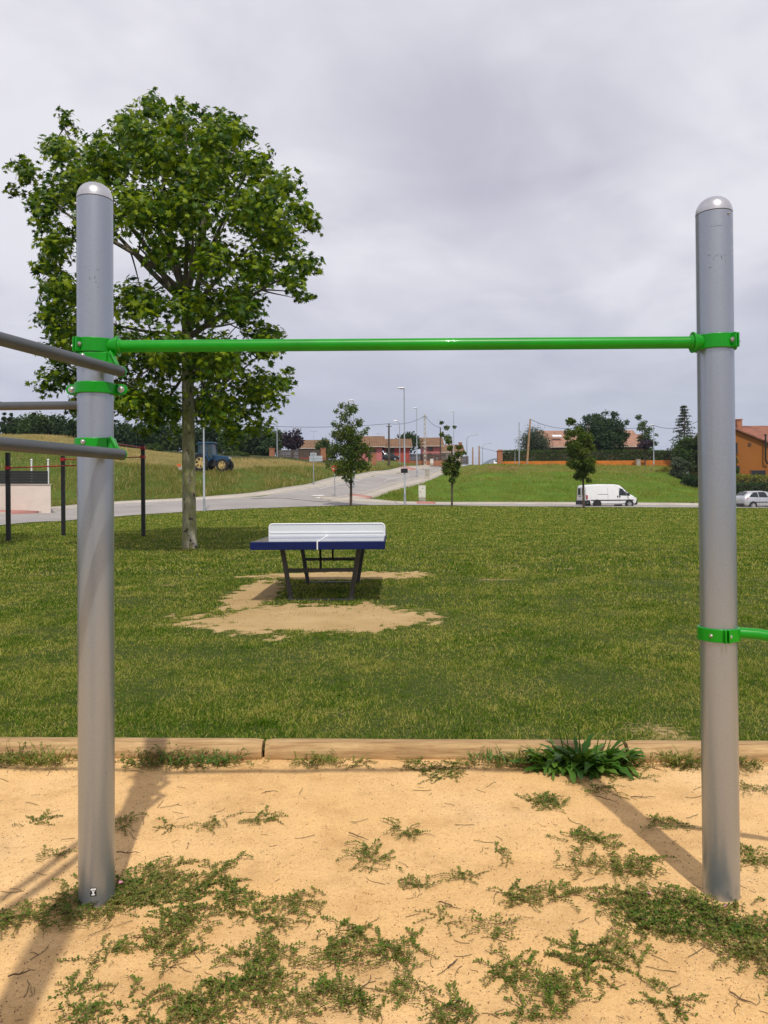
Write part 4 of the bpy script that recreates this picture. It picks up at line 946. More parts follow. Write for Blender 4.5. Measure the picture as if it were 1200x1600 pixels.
def build_plane_tree():
    Y = 19.7; base = P(296, 857, Y); root = thing('plane_tree', 'large leafy plane tree with a pale mottled trunk behind the left silver post', 'tree', (base.x, Y, 0)); O = Vector((base.x, Y, 0))
    LB = [(232,150,12),(240,142,8),(281,162,13),(280,152,8),(372,186,14),(384,205,14),(350,180,16),(95,176,10),(104,186,12),(118,205,14),(84,222,14),(30,258,12),(12,262,8),(14,288,9),(205,180,16),(320,178,16),(300,172,12),(415,265,14),(445,285,14),(484,340,10),(500,352,7),(490,405,9),(492,462,7),(462,466,10),(235,165,26),(285,190,34),(340,205,42),(205,208,40),(104,188,20),(92,230,32),(42,272,26),(22,300,16),(58,318,30),(120,285,48),(165,245,50),(250,245,56),(325,265,56),(392,262,32),(372,200,24),(436,300,34),(468,338,30),(492,358,13),(428,366,42),(474,416,26),(482,462,12),(452,440,22),
          (388,325,52),(300,325,60),(215,320,54),(90,378,30),(70,412,20),(100,446,38),(78,492,30),(262,392,40),(335,400,46),(400,420,40),(378,476,44),(310,470,46),(225,470,44),(150,480,40),(112,535,42),(88,590,30),(185,548,46),(250,555,58),(340,555,60),(410,536,36),(436,598,18),(402,612,44),(335,632,50),(252,636,44),(196,622,40),(398,656,24),(360,674,20),(130,628,26),(225,672,16),(60,350,18),(150,345,40)]
    lobes = []
    cx, cy, rx, ry = 262, 415, 262, 300
    for px, py, r in LB:
        q = 1-((px-cx)/rx)**2-((py-cy)/ry)**2; D = 3.9*math.sqrt(max(0.02, q)); rw = r*Y/F*1.02
        ks = 1 if D < 1 or r < 17 else (3 if D < 2.4 else 4)
        for k in range(ks):
            f = 0 if ks == 1 else -1+2*k/(ks-1); d = f*D*.85+random.uniform(-.4, .4)
            # keep the seen place when the lobe stands nearer or farther
            jx, jy = (random.uniform(-14, 14), random.uniform(-12, 12)) if ks > 1 else (0, 0)
            lobes.append((P(px+jx, py+jy, Y+d)-O, rw*random.uniform(.82, 1.02)*(Y+d)/Y))
    tr = MB(); fork = P(292, 470, Y)-O; pts = []; rad = []
    for f, px, r in ((0, 296, .215), (.02, 296, .19), (.06, 296, .178), (.25, 295, .168), (.5, 294, .158), (.75, 293, .148), (1, 292, .13)):
        py = 857+(470-857)*f; p = P(px, py, Y)-O; pts.append(p); rad.append(r)
    pts[0].z = -.1; tr.tube(pts, rad, 20)
    lim = MB()
    tips = [(215,385,-.3),(240,300,.8),(250,230,-.4),(330,240,.3),(385,270,-.6),(440,330,.2),(450,430,-.3),(110,300,.4),(60,300,0),(100,200,.1),(345,200,1.4),(290,200,-1.6),(300,340,-2.4),(250,340,2.4)]
    for px, py, d in tips:
        s = fork+Vector((0, 0, random.uniform(-1.2, .2))); e = P(px, py, Y+d)-O; ps = branch(lim, s, e, .085, .018, 8, .05)
        for k in range(4):
            q = ps[random.randint(3, 8)]; lb = min(lobes, key=lambda l: (Vector(l[0])-q).length+random.uniform(0, 1.5)); branch(lim, q, lb[0], .026, .006, 5, .06, n=6)
    low = [(400,610,-.5),(120,560,.2),(380,500,1.5),(200,600,-1.5),(340,650,-1.2),(90,480,-.4),(250,630,1.6),(420,540,.6)]
    for px, py, d in low:
        s = pts[4].lerp(fork, random.uniform(.1, 1.0)); e = P(px, py, Y+d)-O; ps = branch(lim, s, e, .05, .01, 7, .06, .05)
        for k in range(3):
            q = ps[random.randint(2, 7)]; lb = min(lobes, key=lambda l: (Vector(l[0])-q).length+random.uniform(0, 1.2)); branch(lim, q, lb[0], .018, .005, 5, .06, n=6)
    lim.build('limbs', 'limb_bark', root, 60)
    tr.build('trunk', 'plane_bark', root, 60)
    pos, out = lobes_to_leaves(lobes, 470, .2)
    t, b, d = rot_frames(len(pos), .75, out*.55+np.array([[0, -.25, 0]]), .62)
    # leaf tips hang: turn the leaf axis downwards/outwards
    bb = out*.6+np.array([[0, 0, -.7]])+RNG.normal(size=out.shape)*.5; bb -= d*(bb*d).sum(1, keepdims=True); bb /= np.linalg.norm(bb, axis=1, keepdims=True); t = np.cross(bb, d)
    scatter('crown', PALM_V, PALM_F, pos, t, bb, d, RNG.uniform(.11, .22, len(pos)), 'plane_leaf', root)
    # its neighbour outside the left edge, only a branch tip reaches into the view
    c = dup(root, (base.x-9.85, Y+.6, 0), R(178), 'plane tree at the left edge of which only a branch tip is seen'); return root
build_plane_tree()

def auto_lobes(c, rx, ry, rz, n, rl, gap=0.0):
    out = []; c = Vector(c)
    for k in range(n):
        d = Vector((random.gauss(0, 1), random.gauss(0, 1), random.gauss(0, 1))).normalized(); f = random.uniform(.35, 1)**.6
        out.append((c+Vector((d.x*rx*f*(1-rl*.8), d.y*ry*f*(1-rl*.8), d.z*rz*f*(1-rl*.8))), rl*min(rx, rz)*random.uniform(.65, 1.2)))
    return out
def make_tree(name, label, px, Y, top_py, wpx, bottom_py, leafm, trunkm='bark', base_py=None, per=None, leaf=.32, nl=26, rl=.42, group=None, trunk_r=.14, lobes=None, cat='tree', depth=1.0, count=None, spiky=False):
    g = G(px, Y)
    if base_py is not None: g.z = P(px, base_py, Y).z
    root = thing(name, label, cat, g, 0, group); O = g.copy()
    top = P(px, top_py, Y); bot = P(px, bottom_py, Y); rx = wpx/2*Y/F; rz = (top.z-bot.z)/2; c = (top+bot)/2-O
    if lobes is None: lobes = auto_lobes(c, rx, rx*depth, rz, nl, rl)
    else:
        L = []
        for (lx, ly, r) in lobes:
            for k in range(2 if r*Y/F > .45 else 1): L.append((P(lx, ly, Y)-O+Vector((random.gauss(0, .1), random.uniform(-.7, .7)*depth, random.gauss(0, .1))), r*Y/F))
        lobes = L
    tr = MB(); ht = c.z+rz*.5; tr.tube([(0, 0, -.2), (random.gauss(0, .03), 0, ht*.4), (c.x, c.y, ht*.75), (c.x, c.y, ht)], [trunk_r*1.15, trunk_r, trunk_r*.7, trunk_r*.25], 8)
    for cc, r in lobes:
        if r > .25: branch(tr, (c.x*.8, c.y*.8, random.uniform(.45, .95)*max(.3, min(ht, cc[2]))), cc, trunk_r*.28, trunk_r*.06, 4, .05, n=5)
    tr.build('trunk', trunkm, root, 60)
    tot = sum(r*r for _, r in lobes); per = (count or 2200)/tot
    pos, out = lobes_to_leaves(lobes, per, .3); t, b, d = rot_frames(len(pos), .5, out*.6, .7)
    scatter('crown', LEAF4_V, LEAF4_F, pos, t, b, d, leaf*RNG.uniform(.6, 1.3, len(pos)), leafm, root)
    return root
SG = 'young street trees along the lawn edge'
make_tree('street_tree', 'young street tree with a bushy crown in front of the road junction', 548, 58, 625, 70, 765, 'street_leaf', leaf=.2, count=7000, trunk_r=.09, group=SG, base_py=792, lobes=[(537,632,8),(551,640,11),(540,652,10),(522,642,6),(556,655,8),(530,664,9),(520,660,6),(545,672,14),(560,660,6),(532,682,13),(520,678,8),(552,688,18),(570,676,8),(528,700,15),(548,708,20),(568,700,12),(520,712,11),(512,724,8),(538,728,17),(560,722,15),(576,712,7),(545,745,11),(570,732,9),(552,757,5),(525,738,8),(584,700,5),(572,668,4)])
make_tree('street_tree', 'thin young street tree with a sparse ragged crown above the utility cabinet', 706, 57, 660, 30, 750, 'street_leaf', leaf=.18, count=3400, trunk_r=.07, group=SG, base_py=791, lobes=[(691,662,4),(699,668,5),(691,680,5),(700,680,6),(699,692,6),(701,704,5),(709,671,3),(718,697,5),(711,700,4),(703,716,9),(710,722,9),(698,726,8),(717,716,7),(705,734,11),(697,738,7),(712,738,7),(703,747,6),(715,728,5),(722,706,4)])
make_tree('street_tree', 'young street tree with a dense dark crown beside the white van', 912, 56, 655, 50, 750, 'street_leaf', leaf=.2, count=6600, trunk_r=.075, group=SG, base_py=793, lobes=[(889,662,8),(899,660,5),(891,680,9),(905,672,9),(912,690,13),(897,694,11),(908,706,14),(921,704,9),(900,722,12),(915,722,12),(908,738,11),(920,736,7),(902,748,6),(916,748,5),(894,710,7),(882,684,5)])

def dark_trees():
    # tree belt on the hilltop at the left
    T = 'dark green tree in the belt on the hilltop behind the dry field'; g = 'trees of the hilltop belt'
    for px, Y, top, w, bot, m in [(28,112,644,44,688,'dark_leaf'),(58,110,640,46,688,'mid_leaf'),(88,112,645,40,688,'dark_leaf'),(115,114,648,36,690,'dark_leaf'),(150,112,646,44,690,'mid_leaf'),(190,110,650,46,698,'dark_leaf'),(226,108,655,48,706,'dark_leaf'),(262,110,650,48,708,'mid_leaf'),(300,112,655,40,710,'dark_leaf'),(332,112,652,42,712,'dark_leaf'),(362,108,655,44,712,'mid_leaf'),(390,110,662,44,714,'dark_leaf'),(412,112,672,34,714,'dark_leaf'),(-40,112,640,60,688,'dark_leaf')]:
        make_tree('broadleaf_tree', T, px, Y, top, w*1.55, bot+12, m, leaf=.5, count=2600, group=g, nl=34, rl=.5)
    for px, top, lab in [(6, 640, 'narrow dark cypress at the left edge of the hilltop'), (17, 642, 'narrow dark cypress second from the left edge'), (52, 642, 'narrow dark cypress among rounder trees on the hilltop'), (100, 645, 'narrow dark cypress just left of the left silver post')]:
        Y = 106; lob = [(px+random.uniform(-1.5, 1.5), top+6+k*5.5, 3.0+.35*k if k < 6 else 4.6) for k in range(8)]
        make_tree('cypress', lab, px, Y, top, 10, 690, 'dark_leaf', leaf=.3, count=900, lobes=lob, group='cypresses on the hilltop', trunk_r=.1, depth=.3)
    for px, Y, top, w, bot, lab in [(240, 96, 692, 60, 712, 'low green bushes row above the dry field behind the plane tree'), (370, 101, 704, 70, 716, 'low hedge bush behind the tractor')]:
        make_tree('bush', lab, px, Y, top, w, bot, 'mid_leaf', leaf=.4, count=1500, cat='bush', depth=.4, nl=26, rl=.6)
    make_tree('plum_tree', 'round dark purple plum tree behind the wooden fence', 457, 112, 665, 42, 710, 'purple_leaf', leaf=.36, count=2600, nl=26, trunk_r=.2)
    make_tree('broadleaf_tree', 'green tree left of the dark purple plum tree', 433, 116, 667, 36, 712, 'mid_leaf', leaf=.4, count=1500)
    make_tree('broadleaf_tree', 'light green garden tree left of the bushy street tree', 505, 114, 682, 34, 716, 'mid_leaf', leaf=.34, count=1300)
    make_tree('broadleaf_tree', 'dense green tree between the two red houses', 638, 132, 670, 48, 718, 'dark_leaf', leaf=.42, count=2200, nl=26)
    # behind the hedge
    make_tree('round_tree', 'smooth rounded dark evergreen behind the leaning wooden pole', 834, 122, 661, 64, 722, 'grey_leaf', leaf=.26, count=8000, nl=60, rl=.5)
    make_tree('broadleaf_tree', 'big broad dark green tree in front of the tiled house', 940, 121, 640, 78, 714, 'dark_leaf', leaf=.36, count=15000, trunk_r=.3, lobes=[(930,665,20),(957,664,18),(945,688,26),(916,676,14),(970,680,14),(935,680,24),(955,682,22),(918,684,17),(940,660,14),(905,668,9),(918,655,9),(930,652,8),(944,645,5),(960,648,7),(926,672,14),(948,668,15),(968,668,11),(980,660,5),(976,680,9),(912,684,12),(940,690,16),(962,690,13),(925,702,12),(950,706,12),(972,698,8),(908,700,8),(886,676,6)])
    make_tree('broadleaf_tree', 'tall light green tree right of the tiled house', 1008, 122, 646, 34, 712, 'mid_leaf', leaf=.3, count=1900, lobes=[(999,652,6),(1006,660,6),(1000,668,8),(1012,672,7),(1008,682,10),(1018,690,8),(998,686,7),(1012,700,9),(1022,680,4),(1024,694,4)])
    make_tree('plum_tree', 'small dark purple tree in front of the hedge', 1008, 112.5, 684, 36, 706, 'purple_leaf', leaf=.28, count=1500, nl=22, rl=.55, trunk_r=.1)
    # conifer
    Y = 112; g = G(1070, Y); root = thing('conifer', 'tall thin blue green conifer with drooping open branches', 'tree', g); tr = MB(); top = P(1070, 632, Y)-g; tr.tube([(0, 0, -.3), (0, 0, top.z*.6), (top.x, 0, top.z)], [.2, .12, .02], 8); lob = []
    z = top.z*.22
    while z < top.z*.97:
        R_ = (1-z/top.z)*3.5+.25
        for k in range(7):
            a = random.uniform(0, 2*PI); L = R_*random.uniform(.6, 1.1); e = Vector((math.cos(a)*L, math.sin(a)*L, z-.12*L+.1)); branch(tr, (0, 0, z), e, .035, .008, 4, .03, .04, 5)
            for q in (.35, .6, .8, 1.0): lob.append(((e.x*q, e.y*q, z-.12*L*q), (.22+.1*q)*(1-.3*q)*1.15))
        z += .42
    tr.build('trunk', 'bark', root); pos, out = lobes_to_leaves(lob, 6500/sum(r*r for _, r in lob), .2); t, b, d = rot_frames(len(pos), .6, None, .6); scatter('crown', LEAF4_V, LEAF4_F, pos, t, b, d, RNG.uniform(.12, .26, len(pos)), 'grey_leaf', root)
    # shrubs falling down the slope on the right
    make_tree('shrub', 'large dark shrub hiding the foot of the conifer', 1078, 103, 668, 64, 752, 'mid_leaf', leaf=.34, count=4600, cat='bush', nl=40)
    make_tree('shrub', 'grey green feathery shrub left of the right silver post', 1062, 98, 706, 44, 764, 'grey_leaf', leaf=.28, count=2600, cat='bush', nl=26)
    make_tree('shrub', 'dark low shrub on the slope beside the right silver post', 1084, 93, 735, 58, 768, 'dark_leaf', leaf=.3, count=2400, cat='bush', nl=26)
    make_tree('shrub', 'yellow green bush at the top of the slope', 1036, 101, 728, 30, 750, 'yellow_leaf', leaf=.26, count=1500, cat='bush', nl=20)
    make_tree('shrub', 'small green bush at the left end of the slope bushes', 1018, 103, 732, 24, 748, 'mid_leaf', leaf=.26, count=900, cat='bush', nl=14)
    make_tree('shrub', 'bright green shrub just right of the right silver post before the ochre house', 1146, 88, 705, 20, 760, 'mid_leaf', leaf=.26, count=1100, cat='bush', nl=16)
    make_tree('tree_behind_hedge', 'small garden tree top behind the left end of the hedge', 802, 124, 700, 18, 724, 'mid_leaf', leaf=.3, count=500, cat='tree', nl=10)
    make_tree('tall_weed', 'small green weed growing on the grass verge in front of the right shrubs', 1082, 69.5, 785, 14, 792, 'mid_leaf', leaf=.2, count=300, cat='plant', nl=8, rl=.6)
dark_trees()

def hedge(name, label, pa, pb, Y, top_py, bot_py, dpt, leafm, count, leaf=.28, cat='hedge', Yb=None):
    a = P(pa, bot_py, Y); b = P(pb, bot_py, Yb or Y); top = P(pa, top_py, Y).z-a.z; root = thing(name, label, cat, (a+b)/2); n = count; f = RNG.uniform(0, 1, n); side = RNG.integers(0, 3, n)
    A = np.array(a-(a+b)/2); B = np.array(b-(a+b)/2); p = A[None]*(1-f)[:, None]+B[None]*f[:, None]
    yy = RNG.uniform(-.5, .5, n)*dpt; zz = RNG.uniform(0, 1, n)*top; nzv = vn(f*40, zz, 1.0, 3.0)*.12
    yy = np.where(side == 0, -dpt/2+RNG.normal(0, .06, n)+nzv, yy); zz = np.where(side == 1, top+RNG.normal(0, .08, n)+nzv, zz); yy = np.where(side == 2, dpt/2, yy)
    p[:, 1] += yy; p[:, 2] += zz; out = np.zeros((n, 3)); out[side == 0, 1] = -.8; out[side == 1, 2] = .8
    t, bb, d = rot_frames(n, .3, out, .7); scatter('foliage', LEAF4_V, LEAF4_F, p, t, bb, d, leaf*RNG.uniform(.6, 1.3, n), leafm, root)
    c = MB(); m = Matrix.Rotation(math.atan2(b.y-a.y, b.x-a.x), 3, 'Z'); c.box((0, 0, top*.46), ((b-a).length, dpt*.7, top*.9), m); c.build('branch_core', 'bark', root); return root
hedge('hedge', 'long clipped dark green hedge above the orange wall', 783, 1075, 116.5, 705, 726, 1.2, 'mid_leaf', 11000)
hedge('hedge', 'yellow green hedge in front of the ochre house', 1132, 1290, 84, 744, 778, 1.6, 'yellow_leaf', 5000, .24)
hedge('hedge', 'dark green hedge behind the silver car', 1130, 1290, 80, 757, 779, 1.4, 'dark_leaf', 4500, .24)

# ------------------------------------------------------------------ walls and fences
def wallbox(mb, pa, pb, Y, top, bot, th, Yb=None):
    a, b = P(pa, bot, Y), P(pb, bot, Yb or Y); zt = P(pa, top, Y).z; L = (b-a).length; m = Matrix.Rotation(math.atan2(b.y-a.y, b.x-a.x), 3, 'Z'); c = (a+b)/2
    mb.box((c.x, c.y, (zt+c.z)/2), (L, th, zt-c.z), m)
mb = MB(); wallbox(mb, 783, 1064, 115.2, 721, 735, .25); tag(mb.build('garden_wall', 'orange_wall', None, bevel=.02), 'long low bright orange garden wall below the hedge', 'wall')
mb = MB(); g = P(781, 722, 115); mb.box((g.x, 115.2, g.z+.3), (.75, .75, 2.6)); mb.box((g.x, 115.2, g.z+1.66), (.9, .9, .12)); mb.box((g.x, 115.2, g.z+1.8), (.5, .5, .16)); tag(mb.build('gate_pillar', 'brick', None, bevel=.02), 'brick gate pillar at the left end of the hedge', 'pillar')
def build_left_wall():
    a = P(-260, 806, 44.5); b = P(79, 797, 50.2); root = thing('boundary_wall', 'pale pink rendered boundary wall at the left edge', 'wall', (b.x, b.y, 0)); O = Vector((b.x, b.y, 0))
    zt = P(79, 760, 50.2).z; ang = math.atan2(b.y-a.y, b.x-a.x); m = Matrix.Rotation(ang, 3, 'Z'); L = (b-a).length; mb = MB(); c = (a+b)/2-O; mb.box((c.x, c.y, zt/2-.1), (L, .25, zt+.4), m)
    back = Vector((math.sin(-ang)*-1, math.cos(ang), 0)); back = m @ Vector((0, 1, 0)); d = Vector((0, 0, 0))+back*7; m2 = m; mb.box(((m @ Vector((-.125, 0, 0))).x+back.x*7, (m @ Vector((-.125, 0, 0))).y+back.y*7, zt/2-.1), (.25, 13.7, zt+.4), m); mb.build('wall', 'pink_wall', root, bevel=.02)
    cp = MB(); cp.box((c.x, c.y, zt+.13), (L+.08, .34, .06), m); cp.build('coping', 'kerbstone', root)
    r2 = thing('slat_fence', 'dark grey horizontal slat fence standing on the pink wall', 'fence', (b.x, b.y, zt+.16)); top = P(79, 736, 50.2).z-zt-.16
    s = MB()
    for k in range(5):
        h = top/5; s.box((c.x, c.y, h*(k+.5)), (L-.3, .05, h-.008), m)
    s.build('slat_panel', 'slat', r2)
    for k in range(8):
        q = MB(); f = k/7; pt = m @ Vector((-.2-(L-.4)*f, .06, 0)); q.box((pt.x, pt.y, top/2+.01), (.07, .07, top+.02), m); q.build('fence_post', 'slat', r2)
    for px, lab in ((49, 'short pale pipe vent standing behind the slat fence'), (75, 'thin pale pipe vent near the right end of the slat fence')):
        p = P(px, 722, 52.5); mb = MB(); mb.tube([(0, 0, -2.3), (0, 0, .12)], .055, 10); mb.tube([(0, 0, .12), (0, 0, .16), (0, 0, .22)], [.085, .085, .02], 10); o = mb.build('vent_pipe', 'lamp_head', None, 40); o.location = p; tag(o, lab, 'pipe')
build_left_wall()
def picket_fence(label, pa, pb, Y, top, bot, mat='fence_wood', name='wooden_fence'):
    a, b = P(pa, bot, Y), P(pb, bot, Y); root = thing(name, label, 'fence', a); h = P(pa, top, Y).z-a.z; L = b.x-a.x; n = int(L/.16); mb = MB()
    for i in range(n): mb.box((L*(i+.5)/n, random.uniform(-.01, .01), h/2+random.uniform(-.03, .03)), (.14, .03, h))
    mb.build('pickets', mat, root); r = MB(); r.box((L/2, .05, h*.3), (L, .05, .1)); r.box((L/2, .05, h*.8), (L, .05, .1)); r.build('rail', mat, root)
picket_fence('weathered brown wooden fence below the purple plum tree', 432, 504, 106, 703, 716)
picket_fence('dark brown wooden fence beside the pink house', 640, 697, 131, 709, 724)
picket_fence('dark fence right of the side road by the curved lamp', 719, 732, 138, 713, 726)
mb = MB(); wallbox(mb, 634, 700, 130, 720, 728, .3); tag(mb.build('garden_wall', 'brick', None, bevel=.02), 'low brown brick wall under the dark fence', 'wall')
for px, py, Y, lab in ((505, 704, 106, 'brick gate pillar at the right end of the wooden fence'), (425, 704, 107, 'brick gate pillar left of the purple plum tree'), (584, 711, 112, 'brick gate pillar left of the black parked car')):
    p = P(px, py, Y); mb = MB(); mb.box((0, 0, -.6), (.7, .6, 1.7)); mb.box((0, 0, .28), (.84, .74, .09)); o = mb.build('gate_pillar', 'brick', None, bevel=.02); o.location = p; tag(o, lab, 'pillar', 'brick gate pillars by the houses')

# ------------------------------------------------------------------ houses
def house(name, label, px0, px1, Y, base_py, eave_py, ridge_py, depth, wall, roof, gable=False, windows=(), doors=(), chimney=None, over=.45):
    a, b = P(px0, base_py, Y), P(px1, base_py, Y); w = b.x-a.x; c = (a+b)/2; root = thing(name, label, 'house', (c.x, Y, c.z-1.0)); O = Vector((c.x, Y, c.z-1)); he = P((px0+px1)/2, eave_py, Y).z-O.z; hr = P((px0+px1)/2, ridge_py, Y+(0 if gable else depth/2)).z-O.z
    mb = MB()
    if gable: mb.prism([(-w/2, 0), (w/2, 0), (w/2, he), (0, hr), (-w/2, he)], (0, 0, 0), (1, 0, 0), (0, 0, 1), (0, depth, 0))
    else: mb.prism([(0, 0), (depth, 0), (depth, he), (depth/2, hr), (0, he)], (-w/2, 0, 0), (0, 1, 0), (0, 0, 1), (w, 0, 0))
    mb.build('wall', wall, root)
    r = MB(); t = .16
    if gable:
        s = (hr-he)/(w/2)
        for sx in (-1, 1): r.add([(0, -over, hr+.03), (sx*(w/2+over), -over, he-s*over+.03), (sx*(w/2+over), depth+over, he-s*over+.03), (0, depth+over, hr+.03), (0, -over, hr+t), (sx*(w/2+over), -over, he-s*over+t), (sx*(w/2+over), depth+over, he-s*over+t), (0, depth+over, hr+t)], [(0, 1, 2, 3), (4, 7, 6, 5), (0, 4, 5, 1), (1, 5, 6, 2), (2, 6, 7, 3), (3, 7, 4, 0)])
    else:
        s = (hr-he)/(depth/2)
        for y0, y1 in ((-over, depth/2), (depth+over, depth/2)):
            ze = he-s*over; r.add([(-w/2-over, y0, ze+.03), (w/2+over, y0, ze+.03), (w/2+over, y1, hr+.03), (-w/2-over, y1, hr+.03), (-w/2-over, y0, ze+t), (w/2+over, y0, ze+t), (w/2+over, y1, hr+t), (-w/2-over, y1, hr+t)], [(0, 1, 2, 3), (4, 7, 6, 5), (0, 4, 5, 1), (1, 5, 6, 2), (2, 6, 7, 3), (3, 7, 4, 0)])
    ro = r.build('roof', roof, root)
    if not gable:
        gt = MB(); gt.box((0, -over-.05, he-s*over+.06), (w+2*over, .12, .12)); gt.build('gutter', 'house_white', ro)
    if chimney:
        for (cpx, cpt, cpb, cw, cy) in chimney:
            p = P(cpx, cpt, Y+cy)-O; q = P(cpx, cpb, Y+cy)-O; ch = MB(); ch.box((p.x, p.y, (p.z+q.z)/2-.3), (cw, cw, p.z-q.z+.6)); ch.box((p.x, p.y, p.z+.04), (cw+.16, cw+.16, .09)); ch.build('chimney', 'brick', ro)
    for (x0, y0, x1, y1) in windows:
        p, q = P(x0, y0, Y)-O, P(x1, y1, Y)-O; f = MB(); W, H = q.x-p.x, p.z-q.z; cx, cz = (p.x+q.x)/2, (p.z+q.z)/2
        for dx, dz, sw, sh in ((0, H/2, W+.16, .08), (0, -H/2-.02, W+.24, .1), (-W/2, 0, .08, H), (W/2, 0, .08, H), (0, 0, .05, H)): f.box((cx+dx, -.03, cz+dz), (sw, .1, sh))
        fo = f.build('window', 'house_brown', root); gl = MB(); gl.box((cx, -.012, cz), (W-.06, .03, H-.06)); gl.build('pane', 'glass', fo)
    for (x0, y0, x1, y1) in doors:
        p, q = P(x0, y0, Y)-O, P(x1, y1, Y)-O; f = MB(); f.box(((p.x+q.x)/2, -.02, (p.z+q.z)/2), (q.x-p.x, .06, p.z-q.z)); f.build('door', 'fence_wood', root, bevel=.02)
    return root
house('house', 'single storey red house with brown roof left of the bushy street tree', 466, 506, 120, 722, 700, 689, 9, 'house_red', 'tiles_brown')
house('house', 'red house with brown tiled roof behind the bushy street tree', 546, 597, 122, 724, 697, 683, 9, 'house_pink', 'tiles_brown', windows=[(557, 701, 563, 709)], doors=[(575, 702, 588, 720)], chimney=[(502, 676, 684, .6, 4)] and None)
house('house_annex', 'lower red annex with brown roof right of the black parked car', 600, 640, 126, 724, 698, 687, 8, 'house_red', 'tiles_brown', doors=[(603, 700, 616, 720)])
house('house', 'two storey pink house with brown roof right of the lattice pole', 660, 690, 136, 726, 696, 685, 7, 'house_pink', 'tiles_brown', windows=[(670, 699, 676, 704), (680, 712, 685, 719)], doors=[(669, 708, 674, 722)])
house('house', 'pale house with brown roof behind the sparse street tree', 690, 723, 150, 728, 706, 696, 9, 'house_white', 'tiles_brown', windows=[(712, 710, 717, 716)], chimney=[(719, 692, 699, .6, 4)])
tiled = house('house', 'wide house with pale tiled roof and white gutter behind the big tree', 852, 1003, 130, 724, 697, 674, 12, 'house_brown', 'tiles_pink', windows=[(862, 702, 872, 712), (990, 701, 998, 710)])
s = MB(); p = P(870, 682, 132)-Vector(tiled.location); s.box((p.x, p.y, p.z+.1), (1.6, .9, .08), Matrix.Rotation(R(24), 3, 'X')); s.build('skylight', 'lamp_head', tiled)
house('house', 'house with a dark red roof peak behind the big tree', 966, 1012, 142, 724, 692, 680, 9, 'house_brown', 'tiles_red')
house('small_house', 'small white house far off among the hilltop trees', 382, 396, 122, 716, 706, 699, 6, 'house_white', 'tiles_brown', windows=[(386, 707, 391, 710)])
oh = house('house', 'ochre orange house with terracotta roof at the right edge', 1134, 1290, 95, 770, 692, 667, 11, 'house_orange', 'tiles_red', windows=[(1173, 735, 1197, 750), (1146, 690, 1152, 710)], doors=[(1147, 727, 1156, 744)], chimney=[(1154, 656, 670, .62, 5)])
def ochre_extra():
    # gable wing facing the road, sloping verge down to the right, black stove pipe
    O = Vector(oh.location); a, b = P(1126, 770, 93.2)-O, P(1199, 770, 93.2)-O
    v = MB(); hl = P(1147, 673, 93.2)-O; hr = P(1200, 693, 93.2)-O; apex = P(1138, 668, 93.2)-O
    v.add([(a.x, a.y, 0), (b.x, a.y, 0), (hr.x, a.y, hr.z), (apex.x, a.y, apex.z), (a.x, a.y, P(1126, 674, 93.2).z-O.z)]+[(a.x, a.y+4, 0), (b.x, a.y+4, 0), (hr.x, a.y+4, hr.z), (apex.x, a.y+4, apex.z), (a.x, a.y+4, P(1126, 674, 93.2).z-O.z)], [(4, 3, 2, 1, 0), (5, 6, 7, 8, 9), (0, 1, 6, 5), (1, 2, 7, 6), (2, 3, 8, 7), (3, 4, 9, 8), (4, 0, 5, 9)])
    v.build('gable_wall', 'house_orange', oh)
    r = MB(); e = Vector((hr.x+.5, a.y-.4, hr.z-.25)); ap = Vector((apex.x, a.y-.4, apex.z)); up = Vector((0, 0, .2))
    r.add([ap+Vector((0, 0, .03)), e+Vector((0, 0, .03)), e+Vector((0, 4.4, .03)), ap+Vector((0, 4.4, .03)), ap+up, e+up, e+up+Vector((0, 4.4, 0)), ap+up+Vector((0, 4.4, 0))], [(0, 1, 2, 3), (4, 7, 6, 5), (0, 4, 5, 1), (1, 5, 6, 2), (2, 6, 7, 3), (3, 7, 4, 0)]); r.build('roof', 'tiles_red', oh)
    def win(x0, y0, x1, y1, nm='window'):
        p, q = P(x0, y0, 93.15)-O, P(x1, y1, 93.15)-O; f = MB(); W, H = q.x-p.x, p.z-q.z; cx, cz = (p.x+q.x)/2, (p.z+q.z)/2
        for dx, dz, sw, sh in ((0, H/2, W+.14, .1), (0, -H/2, W+.2, .1), (-W/2, 0, .08, H), (W/2, 0, .08, H), (0, -.2, .06, H*.55)): f.box((cx+dx, p.y-.02, cz+dz), (sw, .12, sh))
        fo = f.build(nm, 'house_brown', oh); g = MB(); g.box((cx, p.y+.01, cz), (W-.05, .05, H-.05)); g.build('pane', 'glass', fo); s = MB(); s.box((cx, p.y-.03, cz+H*.22), (W-.1, .04, H*.5)); s.build('shutter', 'slat', fo)
    win(1173, 735, 1196, 750); win(1145, 692, 1152, 709); win(1146, 728, 1155, 744); win(1170, 692.3, 1172.5, 695)
    pz = P(1196, 681, 92.7)-O; q = P(1196, 718, 92.7)-O; pm = MB(); pm.tube([pz, q, q+Vector((.35, .25, -.5))], .1, 10); pm.tube([pz, pz+Vector((0, 0, .18))], .15, 10); pm.build('stove_pipe', 'plastic', oh, 40)
ochre_extra()
for px, py, Y, lab in ((490, 679, 124, 'television aerial on the red house roof left of the bushy tree'), (592, 682, 126, 'television aerial on the red house roof right of the bushy tree')):
    p = P(px, py, Y); mb = MB(); mb.tube([(0, 0, -1.2), (0, 0, .6)], .02, 6); mb.tube([(-.6, 0, .5), (.6, 0, .5)], .014, 6)
    for k in range(6): x = -.5+k*.2; mb.tube([(x, -.25, .5), (x, .25, .5)], .01, 5); mb.tube([(x, 0, .35), (x, 0, .65)], .01, 5)
    o = mb.build('roof_aerial', 'galv'); o.location = p; tag(o, lab, 'aerial')

